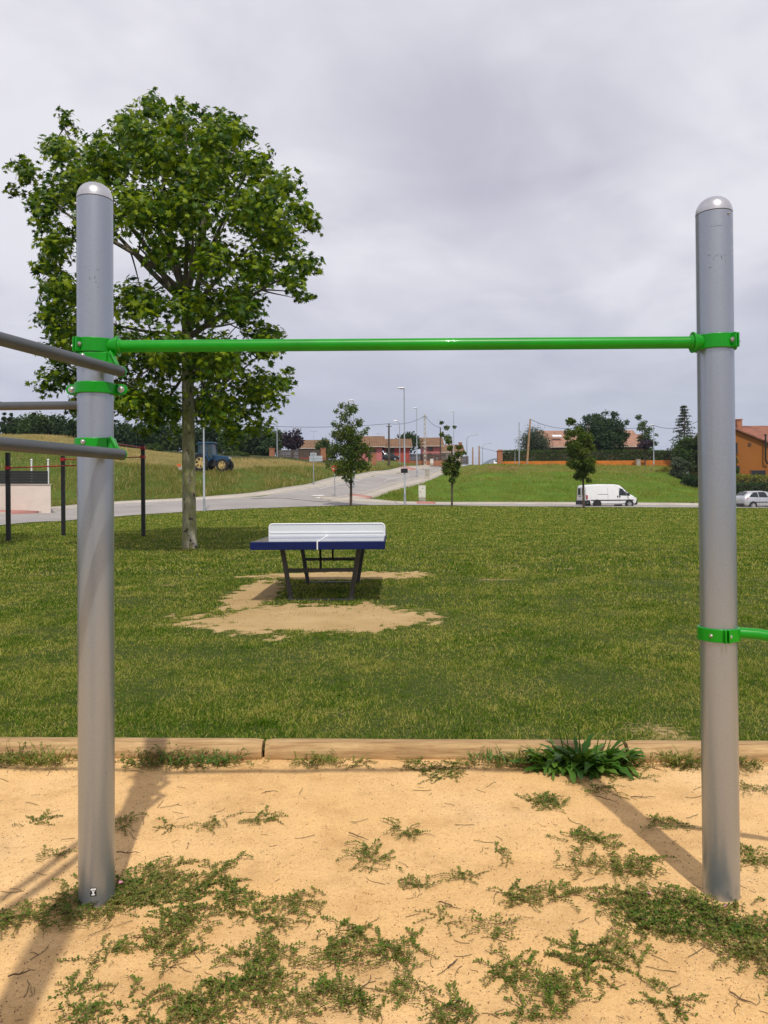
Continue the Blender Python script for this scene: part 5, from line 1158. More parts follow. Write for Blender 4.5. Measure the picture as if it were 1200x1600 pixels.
# ------------------------------------------------------------------ poles, lamps, signs
def flat_lamp(px, top_py, base_py, Y, label, sgn=-1, base_on_ground=False):
    b = P(px, base_py, Y); t = P(px, top_py, Y); h = t.z-b.z; root = thing('street_lamp', label, 'street lamp', b, 0, 'grey street lamps along the roads'); mb = MB()
    mb.tube([(0, 0, -.2), (0, 0, .9), (0, 0, .92), (0, 0, h)], [.085, .083, .07, .04], 12); mb.tube([(0, 0, 0), (0, 0, .04)], .16, 12); mb.build('pole', 'galv', root, 40)
    hd = MB(); vs = []; prof = [(.06, .05, .03), (.0, .1, .07), (-.15, .14, .09), (-.4, .15, .08), (-.55, .11, .05), (-.6, .04, .03)]; K = 12
    for x, w, hh in prof:
        for k in range(K): a = 2*PI*k/K; vs.append((-sgn*-1*x*-1*-1 if False else sgn*-x, w*math.cos(a), h+.02+hh*math.sin(a)*(1 if math.sin(a) > 0 else .45)))
    fs = []
    for i in range(len(prof)-1):
        for k in range(K): fs.append((i*K+k, i*K+(k+1) % K, (i+1)*K+(k+1) % K, (i+1)*K+k))
    fs.append(tuple(range(K))); fs.append(tuple((len(prof)-1)*K+k for k in range(K))); hd.add(vs, fs); ho = hd.build('lamp_head', 'lamp_head', root, 50)
    ln = MB(); ln.box((sgn*.2, 0, h-.02), (.3, .2, .03)); ln.build('lens', 'lens', ho); dr = MB(); dr.box((0, -.085, .7), (.09, .012, .35)); dr.build('access_door', 'galv', root); return root
flat_lamp(319, 583, 800, 51, 'grey street lamp whose pole stands right of the plane trunk')
l1 = flat_lamp(632.5, 607, 788, 62, 'tall grey street lamp with a small black panel on its pole')
s = MB(); p = P(631.5, 735.5, 62)-Vector(l1.location); s.box((p.x-.0, -.11, p.z), (.56, .05, .36)); s.build('panel', 'sticker_black', l1, bevel=.02)
flat_lamp(553, 626, 769, 77, 'street lamp behind the bushy street tree'); flat_lamp(651.5, 638, 745, 103, 'street lamp on the side road verge left of the concrete marker'); flat_lamp(709, 643, 733, 124, 'street lamp rising behind the sparse street tree')
def curved_lamp(px, top_py, base_py, Y, arm, label, mat='galv'):
    b = P(px, base_py, Y); h = P(px, top_py, Y).z-b.z; root = thing('street_lamp', label, 'street lamp', b, 0, 'street lamps with curved arms'); L = arm*Y/F; mb = MB(); pts = [(0, 0, -.6), (0, 0, h*.45), (0, 0, h-.9)]
    for k in range(1, 8): f = k/7*PI/2; pts.append((L*.8*(1-math.cos(f)), 0, h-.9+.9*math.sin(f)))
    pts.append((L, 0, h+.04)); mb.tube(pts, [.09, .08, .06]+[.045]*8, 10); mb.build('pole', mat, root, 50); hd = MB(); s = 1 if arm > 0 else -1; hd.box((L+s*.22, 0, h+.05), (.6, .2, .13), None, .8); hd.build('lamp_head', mat, root, bevel=.03)
curved_lamp(433, 652, 713, 106, -5, 'lamp with a short curved arm beside the purple plum tree'); curved_lamp(624.5, 658, 721, 116, -4.5, 'dark lamp with a short curved arm right of the red houses', 'steel')
curved_lamp(729.5, 680, 728, 142, 13, 'curved arm lamp at the crest of the side road, nearer of the pair'); curved_lamp(754, 693, 730, 185, 11, 'curved arm lamp beyond the crest, farther of the pair')
curved_lamp(743.5, 714, 730, 220, 2.2, 'tiny dark lamp far beyond the crest', 'steel')
def plain_pole(px, top, base, Y, r, mat, label, name='utility_pole', lean=0, cat='pole', arms=0):
    b = P(px, base, Y); t = P(px+lean, top, Y); root = thing(name, label, cat, b); mb = MB(); h = t.z-b.z; mb.tube([(0, 0, -.5), ((t.x-b.x)*.5, 0, h*.5), (t.x-b.x, 0, h)], [r*1.2, r, r*.8], 12); mb.build('shaft', mat, root, 40)
    if arms:
        a = MB(); a.box((t.x-b.x, -.12, h-.4), (arms, .08, .1)); a.build('cross_arm', mat, root); ins = MB()
        for k in (-1, 0, 1): ins.tube([(t.x-b.x+k*arms*.42, -.12, h-.35), (t.x-b.x+k*arms*.42, -.12, h-.15)], [.05, .035], 8)
        ins.build('insulator', 'clear_lens', root)
    else:
        cpm = MB(); cpm.tube([(t.x-b.x, 0, h), (t.x-b.x, 0, h+.06)], [r*.95, r*.5], 12); cpm.build('pole_cap', 'galv', root)
    return root, P(px+lean, top, Y)
_, wA = plain_pole(607.5, 662, 722, 113, .14, 'fence_wood', 'wooden utility pole behind the black parked car', arms=.8)
_, wC = plain_pole(688, 668, 728, 131, .12, 'fence_wood', 'dark wooden utility pole at the right end of the dark fence')
_, wD = plain_pole(822.5, 655, 733, 111, .15, 'pole_wood', 'leaning reddish wooden pole in front of the round evergreen', lean=6)
plain_pole(811, 660, 732, 110.5, .08, 'galv', 'grey metal pole left of the leaning wooden pole'); plain_pole(804.5, 706, 733, 112, .05, 'galv', 'short thin grey post in front of the hedge end')
plain_pole(738.5, 699, 730, 150, .15, 'pole_wood', 'wooden pole beyond the crest, left of the pair'); plain_pole(748.5, 697, 730, 152, .16, 'pole_wood', 'wooden pole beyond the crest, right of the pair')
_, wE = plain_pole(918, 664, 726, 118, .12, 'fence_wood', 'dark pole behind the crown of the street tree by the van', arms=.7)
l = flat_lamp(1021.5, 664, 734, 111, 'grey lamp post in front of the orange wall'); wF = P(1022, 665, 111)
def lattice_pole():
    Y = 128; b = P(664, 726, Y); h = P(664, 649, Y).z-b.z; root = thing('lattice_pole', 'tall concrete utility pole with open square holes', 'pole', b); mb = MB()
    for sx in (-1, 1): mb.bar((sx*.17, 0, -.5), (sx*.1, 0, h), .09, .22, (0, 1, 0))
    n = 11
    for k in range(n+1):
        z = h*k/n; w = .34-.14*k/n; mb.box((0, 0, z), (w, .2, .26))
    mb.build('shaft', 'concrete', root); a = MB(); a.box((0, -.15, h-.25), (.9, .08, .1)); a.build('cross_arm', 'galv', root); return P(664, 650, Y)
wB = lattice_pole()
def wire(a, b, sag, label, r=.03):
    a, b = Vector(a), Vector(b); pts = []
    for k in range(25): f = k/24; pts.append(a.lerp(b, f)-Vector((0, 0, sag*4*f*(1-f)))-a)
    mb = MB(); mb.tube(pts, r, 5); o = mb.build('overhead_wire', 'wire'); o.location = a; tag(o, label, 'wire')
wire(wA, wB, .5, 'overhead wire rising from the wooden pole to the concrete pole'); wire(P(300, 655, 112), wA, .8, 'long overhead wire left of the wooden pole above the red houses')
wire(wD, wE, .9, 'overhead wire from the leaning pole into the street tree'); wire(wE, wF, .5, 'overhead wire across the big dark tree'); wire(wF, P(1100, 652, 108), .9, 'overhead wire across the conifer'); wire(P(1100, 654, 100), P(1290, 668, 100), .7, 'overhead wire above the ochre house chimney')
wire(wB, wC, .4, 'overhead wire right of the concrete pole'); wire(P(748.5, 699, 152), P(1010, 732, 170), 1.2, 'low overhead wire running from the crest poles to the hedge'); wire(P(-60, 612, 100), P(120, 640, 104), .6, 'overhead wire at the left edge above the cypresses')
def road_signs():
    b = P(490, 760, 74); root = thing('road_sign', 'direction sign seen from behind on a grey pole', 'sign', b); h = P(490, 706, 74).z-b.z; mb = MB(); mb.tube([(0, 0, -.2), (0, 0, h)], .04, 10); mb.build('pole', 'galv', root, 40)
    for (x0, y0, x1, y1) in ((484.5, 707.5, 494.5, 711.8), (483, 712.3, 503.5, 720.8)):
        p, q = P(x0, y0, 74)-b, P(x1, y1, 74)-b; s = MB(); s.box(((p.x+q.x)/2, .06, (p.z+q.z)/2), (q.x-p.x, .03, p.z-q.z)); o = s.build('sign_plate', 'sign_back', root, bevel=.01); r = MB(); r.box(((p.x+q.x)/2, .035, (p.z+q.z)/2), (q.x-p.x-.1, .02, .04)); r.build('bracket', 'galv', o)
    b = P(523, 778, 67.2); root = thing('no_entry_sign', 'round red sign on a grey post half hidden by the bushy street tree', 'sign', b); c = P(523.5, 732, 67.2)-b; mb = MB(); mb.tube([(0, 0, -.2), (0, 0, c.z+.3)], .04, 10); mb.build('pole', 'galv', root, 40)
    s = MB(); s.lathe([(.30, 0), (.30, .02)], (c.x, -.07, c.z), 'y', 32); o = s.build('sign_plate', 'sign_red', root); w = MB(); w.box((c.x, -.075, c.z), (.42, .01, .1)); w.build('white_bar', 'white_line', o)
road_signs()
def cabinet(name, label, px0, px1, top, base, Y, d=.45, mat='cabinet', group=None):
    a, b = P(px0, base, Y), P(px1, base, Y); h = P(px0, top, Y).z-a.z; w = b.x-a.x; root = thing(name, label, 'utility box', (a+b)/2, 0, group); p = MB(); p.box((0, d/2, h*.07), (w*.96, d*.94, h*.3)); p.build('plinth', 'concrete', root, bevel=.01)
    mb = MB(); mb.box((0, d/2, h*.59), (w, d, h*.76)); mb.box((0, d/2, h*.985), (w+.05, d+.05, .04)); o = mb.build('cabinet_body', mat, root, bevel=.012); dr = MB(); dr.box((0, -.006, h*.58), (w*.88, .014, h*.68)); do = dr.build('door', mat, root, bevel=.006); hd = MB(); hd.box((-w*.28, -.02, h*.56), (.04, .02, .16)); hd.box((w*.08, -.015, h*.8), (.08, .006, .08)); hd.build('handle', 'leg_metal', do)
cabinet('utility_cabinet', 'cream utility cabinet on the grass beside the tall street lamp', 654, 665, 758, 783, 64.5+5.5)
cabinet('utility_cabinet', 'small white meter cabinet at the foot of the concrete pole', 672, 677, 717, 726, 128)
cabinet('utility_cabinet', 'tiny white meter box in front of the pink house', 681, 684, 715, 721, 131)
def marker(px0, px1, top, base, Y, label):
    a, b = P(px0, base, Y), P(px1, base, Y); h = P(px0, top, Y).z-a.z; w = b.x-a.x; mb = MB(); mb.box((0, 0, h/2-.1), (w, .5, h+.2), None, .96); mb.box((0, 0, h+.03), (w+.06, .56, .07)); mb.box((0, -.26, h*.55), (w*.6, .03, h*.5)); o = mb.build('concrete_marker', 'concrete', None, bevel=.02); o.location = (a+b)/2; tag(o, label, 'concrete box')
marker(664, 671, 734, 747, 100, 'low concrete box on the verge of the side road'); marker(994, 1000, 718.5, 729, 112.5, 'grey concrete box set against the orange wall')

# ------------------------------------------------------------------ vehicles
def wheel(root, x, y, r, w, rimm, side, spokes=5, tread=False):
    mb = MB(); mb.lathe([(r*.6, -w/2), (r*.93, -w/2), (r, -w*.3), (r, w*.3), (r*.93, w/2), (r*.6, w/2)], (x, y, r), 'y', 28)
    if tread:
        for k in range(22): a = 2*PI*k/22; mb.box((x+r*1.0*math.cos(a), y, r+r*1.0*math.sin(a)), (.07, w*.95, .05), Matrix.Rotation(-a+PI/2, 3, 'Y'))
    o = mb.build('wheel', 'tyre', root, 40); rm = MB(); s = side; rm.lathe([(r*.63, 0), (r*.60, s*.015), (r*.5, s*-.03), (r*.16, s*-.02), (r*.12, s*.02), (.01, s*.02)], (x, y+s*w/2, r), 'y', 24)
    for k in range(spokes): a = 2*PI*k/spokes+.3; rm.box((x+r*.35*math.cos(a), y+s*(w/2-.002), r+r*.35*math.sin(a)), (r*.46, .03, r*.16), Matrix.Rotation(-a, 3, 'Y'))
    rm.build('rim', rimm, o, 40); return o
def loft_body(st):
    """stations (x, halfwidth, zbottom, zbelt, zroof, roof halfwidth) -> mesh and a side surface function"""
    mb = MB(); vs = []; fs = []
    for x, hw, zb, zl, zr, hr in st:
        half = [(hw*.86, zb), (hw*.98, zb+.1), (hw, (zb+zl)/2), (hw*.985, zl), (hr+(hw*.985-hr)*.35, zl+(zr-zl)*.65), (hr, zr-.08*min(1, (zr-zl)*2)), (hr*.86, zr-.012), (hr*.45, zr+.008)]
        vs += [(x, -y, z) for y, z in half]+[(x, y, z) for y, z in reversed(half)]
    K = 16
    for i in range(len(st)-1):
        for k in range(K): fs.append((i*K+k, i*K+(k+1) % K, (i+1)*K+(k+1) % K, (i+1)*K+k))
    fs.append(tuple(range(K))); fs.append(tuple((len(st)-1)*K+k for k in range(K))); mb.add(vs, fs); xs = [s[0] for s in st]
    def side(x, z):
        q = [float(np.interp(x, xs, [s[k] for s in st])) for k in range(6)]; hw, zb, zl, zr, hr = q[1:]
        pts = [(zb, hw*.86), (zb+.1, hw*.98), ((zb+zl)/2, hw), (zl, hw*.985), (zl+(zr-zl)*.65, hr+(hw*.985-hr)*.35), (zr-.08*min(1, (zr-zl)*2), hr), (zr, hr*.8)]
        return float(np.interp(z, [p[0] for p in pts], [p[1] for p in pts]))
    return mb, side
def side_panel(name, poly, side, mat, parent, off=.008, both=True, nx=7, nz=4):
    """panel lying on the body side: convex outline (x,z) sliced so that it follows the curve"""
    mb = MB(); x0, x1 = min(p[0] for p in poly), max(p[0] for p in poly); e = 1e-4*(x1-x0); k = len(poly); rows = []
    for i in range(nx+1):
        x = x0+e+(x1-x0-2*e)*i/nx; zs = []
        for a in range(k):
            (xa, za), (xb, zb) = poly[a], poly[(a+1) % k]
            if (xa-x)*(xb-x) <= 0 and abs(xa-xb) > 1e-9: zs.append(za+(zb-za)*(x-xa)/(xb-xa))
        lo, hi = min(zs), max(zs); rows.append([(x, lo+(hi-lo)*q/nz) for q in range(nz+1)])
    for s in ((-1, 1) if both else (-1,)):
        vs = [(x, s*(side(x, z)+off), z) for r in rows for x, z in r]; m = len(vs); vs += [(x, s*(side(x, z)-.02), z) for r in rows for x, z in r]; w = nz+1; fs = []
        for i in range(nx):
            for q in range(nz): fs.append((i*w+q, i*w+q+1, (i+1)*w+q+1, (i+1)*w+q))
        rim = [q for q in range(w)]+[i*w+nz for i in range(1, nx+1)]+[nx*w+q for q in range(nz-1, -1, -1)]+[i*w for i in range(nx-1, 0, -1)]
        for a in range(len(rim)): p, q = rim[a], rim[(a+1) % len(rim)]; fs.append((p, q, m+q, m+p))
        mb.add(vs, fs)
    return mb.build(name, mat, parent, 40)
def place_vehicle(root, px, py, Y, rz):
    p = P(px, py, Y); root.location = p; root.rotation_euler = (0, 0, rz)
def van():
    root = thing('parked_van', 'white panel van with black bumpers parked on the road', 'van')
    st = [(-2.24, .80, .42, 1.0, 1.70, .68), (-2.2, .85, .36, 1.0, 1.80, .73), (-2.1, .89, .30, 1.0, 1.87, .76), (-1.0, .91, .3, 1.0, 1.93, .78), (.3, .91, .3, 1.0, 1.92, .78), (.72, .91, .3, 1.0, 1.87, .77), (1.0, .91, .3, 1.0, 1.70, .75), (1.3, .90, .3, 1.0, 1.42, .74), (1.58, .89, .3, 1.0, 1.16, .74), (1.9, .87, .3, .9, 1.02, .72), (2.12, .82, .32, .78, .90, .66), (2.24, .74, .36, .66, .78, .58), (2.28, .62, .42, .6, .68, .5)]
    mb, side = loft_body(st); body = mb.build('body', 'white_paint', root, 35)
    fw = side_panel('window', [(.58, 1.02), (1.30, 1.0), (1.02, 1.52), (.66, 1.62)], side, 'glass', root, .014); side_panel('window', [(1.34, 1.0), (1.62, 1.0), (1.22, 1.34), (1.14, 1.36)], side, 'glass', root, .014)
    side_panel('trim_strip', [(-2.18, .60), (1.9, .60), (1.9, .68), (-2.18, .68)], side, 'plastic', root, .015)
    side_panel('lower_panel', [(-2.2, .3), (-2.2, .66), (-1.95, .66), (-1.85, .3)], side, 'plastic', root, .012); side_panel('door_rail', [(-1.25, 1.1), (-.35, 1.1), (-.35, 1.13), (-1.25, 1.13)], side, 'plastic', root, .006)
    for x in (-.38, .6): side_panel('door_seam', [(x, .42), (x+.012, .42), (x+.012, 1.6), (x, 1.6)], side, 'leg_metal', root, .003)
    for x in (.48, .66): side_panel('door_handle', [(x-.055, .86), (x+.055, .86), (x+.055, 1.0), (x-.055, 1.0)], side, 'plastic', root, .012)
    b = MB(); b.box((-2.22, 0, .46), (.22, 1.72, .34)); b.build('rear_bumper', 'plastic', root, bevel=.04); b = MB(); b.box((2.18, 0, .44), (.3, 1.56, .36)); b.build('front_bumper', 'plastic', root, bevel=.08)
    for s in (-1, 1):
        g = MB(); g.box((-2.235, s*.34, 1.36), (.05, .42, .56)); g.build('rear_window', 'glass', root, bevel=.03); t = MB(); t.box((-2.17, s*.83, .9), (.12, .12, .34)); t.build('tail_light', 'red_lens', root, bevel=.02); h = MB(); h.box((2.13, s*.62, .74), (.22, .3, .2)); h.build('headlight', 'clear_lens', root, bevel=.05)
        mr = MB(); mr.box((1.38, s*1.0, 1.1), (.12, .2, .2)); mr.build('mirror', 'plastic', root, bevel=.03)
    pl = MB(); pl.box((-2.246, .2, .98), (.02, .44, .11)); pl.build('number_plate', 'cabinet', root); pt = MB(); pt.box((-2.258, .2, .98), (.006, .36, .06)); pt.build('plate_mark', 'leg_metal', root)
    ws = MB(); ws.add([(1.62, -.66, 1.15), (1.62, .66, 1.15), (1.05, .62, 1.68), (1.05, -.62, 1.68)], [(0, 1, 2, 3)]); ws.add([(1.60, -.66, 1.1), (1.60, .66, 1.1), (1.03, .62, 1.63), (1.03, -.62, 1.63)], [(3, 2, 1, 0)]); ws.build('windscreen', 'glass', root)
    for x in (-1.32, 1.5):
        for s in (-1, 1):
            a = MB(); a.lathe([(.37, -.02), (.37, .02)], (x, s*.895, .34), 'y', 28); a.build('wheel_arch', 'plastic', root); wheel(root, x, s*.84, .315, .2, 'rim' if x > 0 else 'tractor_dark', s, 7)
    ant = MB(); ant.tube([(.6, .3, 1.9), (.45, .3, 2.2)], .008, 5); ant.build('antenna', 'plastic', root); place_vehicle(root, 948, 793.8, 62.5, R(12))
van()
def hatchback(name, label, paint, glassm, px, py, Y, rz, est=False):
    root = thing(name, label, 'car'); st = [(-1.95, .66, .46, .72, .80, .55), (-1.9, .76, .38, .85, .98, .58), (-1.8, .80, .30, .90, 1.12, .56), (-1.45, .83, .24, .92, 1.38, .55), (-1.0, .84, .22, .92, 1.45, .57), (-.2, .84, .22, .92, 1.46, .58), (.35, .84, .22, .92, 1.38, .57), (.75, .84, .22, .92, 1.18, .58), (1.15, .83, .22, .88, .98, .62), (1.6, .80, .24, .78, .86, .58), (1.85, .72, .3, .64, .74, .5), (1.95, .56, .38, .54, .62, .4)]
    mb, side = loft_body(st); mb.build('body', paint, root, 35)
    side_panel('window', [(-1.5, .98), (-.72, .95), (-.72, 1.36), (-1.1, 1.34)], side, glassm, root); side_panel('window', [(-.66, .95), (.12, .94), (.05, 1.38), (-.66, 1.37)], side, glassm, root); side_panel('window', [(.18, .94), (.86, .94), (.3, 1.3), (.14, 1.36)], side, glassm, root)
    side_panel('trim_strip', [(-1.3, .54), (1.1, .54), (1.1, .6), (-1.3, .6)], side, 'plastic', root, .014); rw = MB(); rw.add([(-1.82, -.5, 1.12), (-1.82, .5, 1.12), (-1.48, .46, 1.40), (-1.48, -.46, 1.40), (-1.78, -.5, 1.1), (-1.78, .5, 1.1), (-1.46, .46, 1.37), (-1.46, -.46, 1.37)], [(3, 2, 1, 0), (4, 5, 6, 7), (0, 1, 5, 4), (2, 3, 7, 6)]); rw.build('rear_window', glassm, root)
    ws = MB(); ws.add([(1.16, -.56, 1.0), (1.16, .56, 1.0), (.42, .5, 1.395), (.42, -.5, 1.395)], [(0, 1, 2, 3)]); ws.build('windscreen', glassm, root)
    for x in (-.69, .15): side_panel('door_seam', [(x, .34), (x+.01, .34), (x+.01, .93), (x, .93)], side, 'leg_metal', root, .003)
    for x in (-.85, 0.0): side_panel('door_handle', [(x-.08, .80), (x+.06, .80), (x+.06, .84), (x-.08, .84)], side, paint, root, .02)
    for s in (-1, 1):
        t = MB(); t.add([(-1.92, s*.74, .70), (-1.90, s*.52, .74), (-1.80, s*.60, .98), (-1.62, s*.845, .96), (-1.74, s*.83, .72)]+[(-1.86, s*.70, .70), (-1.84, s*.52, .74), (-1.74, s*.58, .98), (-1.60, s*.76, .96), (-1.70, s*.76, .72)], [(0, 1, 2, 3, 4), (9, 8, 7, 6, 5)]+[(i, 5+i, 5+(i+1) % 5, (i+1) % 5) for i in range(5)]); t.build('tail_light', 'red_lens', root)
        h = MB(); h.box((1.74, s*.58, .72), (.3, .26, .15)); h.build('headlight', 'clear_lens', root, bevel=.05); mr = MB(); mr.box((.72, s*.95, .98), (.12, .18, .13)); mr.build('mirror', paint, root, bevel=.04)
    b = MB(); b.box((-1.9, 0, .42), (.16, 1.36, .1)); b.build('rear_bumper', 'plastic', root, bevel=.03); pl = MB(); pl.box((-1.955, 0, .74), (.02, .46, .11)); pl.build('number_plate', 'cabinet', root)
    for x in (-1.2, 1.2):
        for s in (-1, 1):
            a = MB(); a.lathe([(.34, -.02), (.34, .02)], (x, s*.825, .31), 'y', 28); a.build('wheel_arch', 'plastic', root); wheel(root, x, s*.77, .29, .19, 'rim', s, 8)
    place_vehicle(root, px, py, Y, rz); return root
hatchback('parked_car', 'silver hatchback with red tail lights parked at the right edge', 'silver_paint', 'glass', 1188, 795.5, 61.5, R(9))
hatchback('parked_car', 'black car parked in front of the red houses', 'black_car', 'glass', 605, P(605, 720.5, 124).z and 720.5, 124, R(4))
c = hatchback('parked_car', 'white car whose roof shows over the crest of the grass mound', 'white_paint', 'glass', 774, 731.5, 150, R(96))
hatchback('parked_car', 'small white car half hidden by the bushy street tree', 'white_paint', 'glass', 570, 720, 126, R(70))
def tractor():
    root = thing('tractor', 'blue farm tractor with yellow wheel rims and glass cab on the dry field', 'tractor'); hw = .5
    hd = MB(); hd.prism([(.35, .95), (1.75, .88), (1.85, 1.05), (1.82, 1.32), (.35, 1.5)], (0, -.33, 0), (1, 0, 0), (0, 0, 1), (0, .66, 0)); hd.build('hood', 'tractor_blue', root, bevel=.05)
    en = MB(); en.box((1.0, 0, .85), (1.5, .5, .45)); en.box((.0, 0, .75), (1.2, .7, .5)); en.tube([(1.2, -.2, 1.4), (1.2, -.2, 2.0)], .035, 8); en.build('engine_block', 'tractor_dark', root, bevel=.02)
    cb = MB()
    for x, xt in ((-.95, -.85), (-.1, -.05), (.42, .32)):
        for s in (-1, 1): cb.bar((x, s*.68, 1.15), (xt, s*.6, 2.42), .07, .07)
    cb.box((-.25, 0, 1.12), (1.4, 1.3, .12)); cb.build('cab_frame', 'tractor_blue', root); rf = MB(); rf.box((-.27, 0, 2.5), (1.5, 1.4, .16)); rf.build('cab_roof', 'tractor_blue', root, bevel=.06)
    for s in (-1, 1):
        g = MB(); g.add([(-.92, s*.655, 1.2), (.4, s*.655, 1.2), (.3, s*.585, 2.4), (-.83, s*.585, 2.4)], [(0, 1, 2, 3)]); g.build('window', 'cab_glass', root)
        fd = MB(); pts = [(-.62+.86*math.cos(a), .75+.86*math.sin(a)) for a in [R(10+k*16) for k in range(11)]]; pin = [(-.62+.80*math.cos(a), .75+.80*math.sin(a)) for a in [R(10+k*16) for k in range(10, -1, -1)]]; fd.prism(pts+pin, (0, s*.78-.24, 0), (1, 0, 0), (0, 0, 1), (0, .48, 0)); fd.build('fender', 'tractor_blue', root)
        wheel(root, -.62, s*.80, .76, .42, 'yellow_rim', s, 6, True); wheel(root, 1.38, s*.72, .54, .32, 'yellow_rim', s, 6, True); hl = MB(); hl.box((1.86, s*.2, 1.2), (.04, .16, .14)); hl.build('headlight', 'clear_lens', root)
    g = MB(); g.add([(.41, -.62, 1.3), (.41, .62, 1.3), (.31, .55, 2.4), (.31, -.55, 2.4)], [(0, 1, 2, 3)]); g.add([(-.94, -.62, 1.3), (-.94, .62, 1.3), (-.84, .55, 2.4), (-.84, -.55, 2.4)], [(3, 2, 1, 0)]); g.build('window', 'cab_glass', root)
    ax = MB(); ax.tube([(1.38, -.72, .54), (1.38, .72, .54)], .07, 8); ax.tube([(-.62, -.8, .76), (-.62, .8, .76)], .1, 8); ax.build('axle', 'tractor_dark', root); st = MB(); st.box((-.45, 0, 1.45), (.5, .5, .14)); st.box((-.7, 0, 1.75), (.12, .5, .6)); st.build('seat', 'plastic', root); sw = MB(); sw.tube([(.15, 0, 1.2), (.0, 0, 1.65)], .03, 6); sw.lathe([(.2, -.015), (.2, .015)], (0, 0, 1.66), 'z', 16); sw.build('steering_wheel', 'plastic', root)
    lk = MB(); lk.bar((-1.0, -.35, .7), (-1.9, -.4, .55), .07, .07); lk.bar((-1.0, .35, .7), (-1.9, .4, .55), .07, .07); lk.bar((-1.0, 0, 1.15), (-1.9, 0, .95), .06, .06); lk.box((-1.4, 0, .8), (.5, .5, .45)); lk.build('linkage', 'rust', root)
    place_vehicle(root, 329, 737.5, 77.5, R(-8)); root.scale = (1.1, 1.1, 1.16)
    m2 = thing('flail_mower', 'pale grey mower deck hitched behind the blue tractor', 'mower', P(296, 737, 77.3), R(-8)); d = MB(); d.prism([(-.75, .1), (.75, .1), (.75, .42), (.4, .62), (-.3, .62), (-.75, .4)], (0, -1.0, 0), (1, 0, 0), (0, 0, 1), (0, 2.0, 0)); d.build('deck', 'concrete', m2, bevel=.03); f = MB(); f.box((-.68, -1.02, .62), (.35, .03, .25)); f.build('warning_plate', 'orange_flag', m2); rl = MB(); rl.tube([(-.6, -.95, .12), (-.6, .95, .12)], .12, 12); rl.build('roller', 'rust', m2)
tractor()

# ------------------------------------------------------------------ far hills
def hills():
    n = 420; X = np.linspace(-3200, 3600, n); ys = [3300, 3600, 3900, 4300]; V = []
    def ridge(x):
        px = 600+x*F/3900; z = 28+128*math.exp(-((px-778)/58.0)**2)+60*math.exp(-((px-900)/160)**2)+45*math.exp(-((px-300)/300)**2)+6*smoothnoise(x, 0, .01, 3); return z
    for k, y in enumerate(ys):
        for x in X: V.append((x, y, {0: -70, 1: ridge(x)*.45, 2: ridge(x), 3: -70}[k]+8*smoothnoise(x, y, .006, 5)*(k in (1, 2))))
    idx = np.arange(4*n).reshape(4, n); fs = np.stack([idx[:-1, :-1], idx[:-1, 1:], idx[1:, 1:], idx[1:, :-1]], -1).reshape(-1, 4); tag(np_mesh('hills', np.array(V), fs, 'hill', smooth=True), kind='structure')
hills()
HAZE = True
if HAZE:
    mb = MB(); mb.box((0, 2300, 145), (7600, 5200, 440)); m = bpy.data.materials.new('haze'); m.use_nodes = True; nt = m.node_tree; nt.nodes.remove(nt.nodes['Principled BSDF']); pv = N(nt, 'ShaderNodeVolumePrincipled'); pv.inputs['Color'].default_value = (.62, .74, .98, 1); pv.inputs['Density'].default_value = 0.00017; pv.inputs['Anisotropy'].default_value = 0.1
    nt.links.new(pv.outputs[0], nt.nodes['Material Output'].inputs['Volume']); M['haze'] = m; tag(mb.build('haze', 'haze'), kind='stuff')

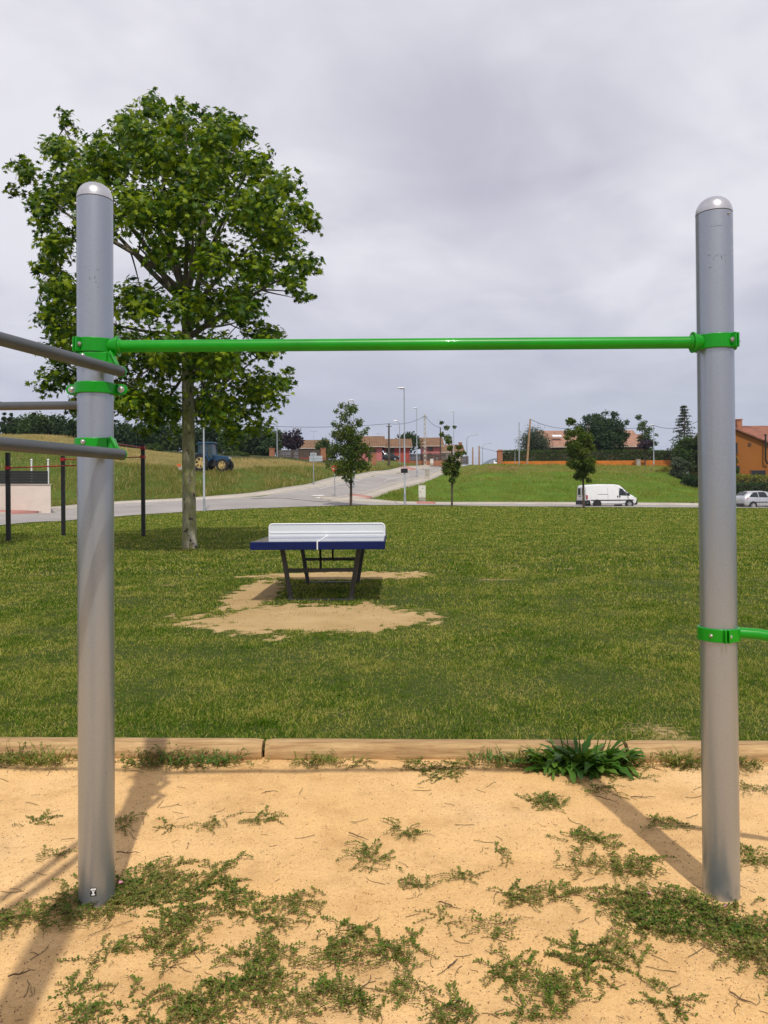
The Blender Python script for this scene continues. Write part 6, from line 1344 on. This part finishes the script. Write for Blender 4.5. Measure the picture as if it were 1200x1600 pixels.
# ------------------------------------------------------------------ light, sky, camera
SUN_EL, SUN_AZ = 57.0, 9.0     # behind the photographer, slightly to the right
def light():
    d = Vector((-math.sin(R(SUN_AZ))*math.cos(R(SUN_EL)), math.cos(R(SUN_AZ))*math.cos(R(SUN_EL)), -math.sin(R(SUN_EL))))
    L = bpy.data.lights.new('sun', 'SUN'); L.energy = 3.1; L.angle = R(0.9); L.color = (1.0, .95, .86); o = bpy.data.objects.new('sun', L); COL.objects.link(o); o.rotation_euler = d.to_track_quat('-Z', 'Y').to_euler(); o.location = (5, -10, 30)
    w = bpy.data.worlds.new('World'); scene.world = w; w.use_nodes = True; nt = w.node_tree; bg = nt.nodes['Background']; sky = N(nt, 'ShaderNodeTexSky'); sky.sky_type = 'NISHITA'; sky.sun_disc = False; sky.sun_elevation = R(SUN_EL); sky.sun_rotation = R(180-SUN_AZ); sky.air_density = 1.0; sky.dust_density = 2.0
    tc = N(nt, 'ShaderNodeTexCoord'); sep = N(nt, 'ShaderNodeSeparateXYZ'); nt.links.new(tc.outputs['Generated'], sep.inputs[0])
    # overcast deck: project the view direction on a cloud layer
    den = math2(nt, 'ADD', math2(nt, 'MAXIMUM', sep.outputs['Z'], 0.0), 0.22); cx = math2(nt, 'DIVIDE', sep.outputs['X'], den); cy = math2(nt, 'DIVIDE', sep.outputs['Y'], den); cmb = N(nt, 'ShaderNodeCombineXYZ'); nt.links.new(cx, cmb.inputs[0]); nt.links.new(cy, cmb.inputs[1])
    def cn(scale, detail, off, dist=0.0):
        mp = N(nt, 'ShaderNodeMapping'); mp.inputs['Location'].default_value = off; nt.links.new(cmb.outputs[0], mp.inputs['Vector']); t = N(nt, 'ShaderNodeTexNoise', Scale=scale, Detail=detail, Roughness=.52, Distortion=dist); nt.links.new(mp.outputs[0], t.inputs['Vector']); return t.outputs['Fac']
    a = cn(0.9, 5, (3.1, 1.7, 0.4), .4); b = cn(2.6, 6, (8.2, 4.1, 1.4), .6); f = math2(nt, 'ADD', math2(nt, 'MULTIPLY', a, .68), math2(nt, 'MULTIPLY', b, .32))
    def lobe(px, py, k, amt):
        v = (P(px, py, 1)-Vector((0, 0, EYE))).normalized(); vm = nt.nodes.new('ShaderNodeVectorMath'); vm.operation = 'DOT_PRODUCT'; nt.links.new(tc.outputs['Generated'], vm.inputs[0]); vm.inputs[1].default_value = v
        return math2(nt, 'MULTIPLY', math2(nt, 'EXPONENT', math2(nt, 'MULTIPLY', math2(nt, 'SUBTRACT', vm.outputs['Value'], 1.0), k)), amt)
    for q in ((0, 60, 16, .13), (1180, 40, 22, .12), (620, -150, 14, .08), (880, 215, 45, -.07), (640, 330, 30, -.02), (1100, 420, 30, .03), (380, 120, 40, .02)): f = math2(nt, 'ADD', f, lobe(*q))
    col = ramp(nt, f, [(0.36, (5.6, 5.5, 6.4)), (0.46, (6.7, 6.5, 7.4)), (0.54, (8.0, 7.8, 8.6)), (0.66, (10.2, 9.95, 10.4))])
    # thin bluish band near the horizon
    hz = ramp(nt, sep.outputs['Z'], [(0.0, (1, 1, 1)), (0.28, (0, 0, 0))]); col = mixc(nt, math2(nt, 'MULTIPLY', hz, .75), col, (7.2, 7.25, 8.5))
    mix = mixc(nt, .93, sky.outputs[0], col); nt.links.new(mix, bg.inputs['Color']); bg.inputs['Strength'].default_value = 0.09
light()
cam = bpy.data.cameras.new('camera'); co = bpy.data.objects.new('camera', cam); COL.objects.link(co); cam.sensor_fit = 'VERTICAL'; cam.sensor_height = 36; cam.sensor_width = 27; cam.lens = F/1600*36; cam.shift_y = -HOR/1600; cam.clip_start = .05; cam.clip_end = 9000
co.matrix_world = Matrix.Translation((0, 0, EYE)) @ (Matrix.Rotation(R(90), 4, 'X') @ Matrix.Rotation(-ROLL, 4, 'Z')); scene.camera = co
vs = scene.view_settings; vs.view_transform = 'Standard'; vs.look = 'None'; vs.exposure = 0; vs.gamma = 1; vs.use_curve_mapping = False
scene.cycles.max_bounces = 6; scene.cycles.diffuse_bounces = 3; scene.cycles.glossy_bounces = 3; scene.cycles.transmission_bounces = 3; scene.cycles.volume_bounces = 1; scene.cycles.transparent_max_bounces = 6
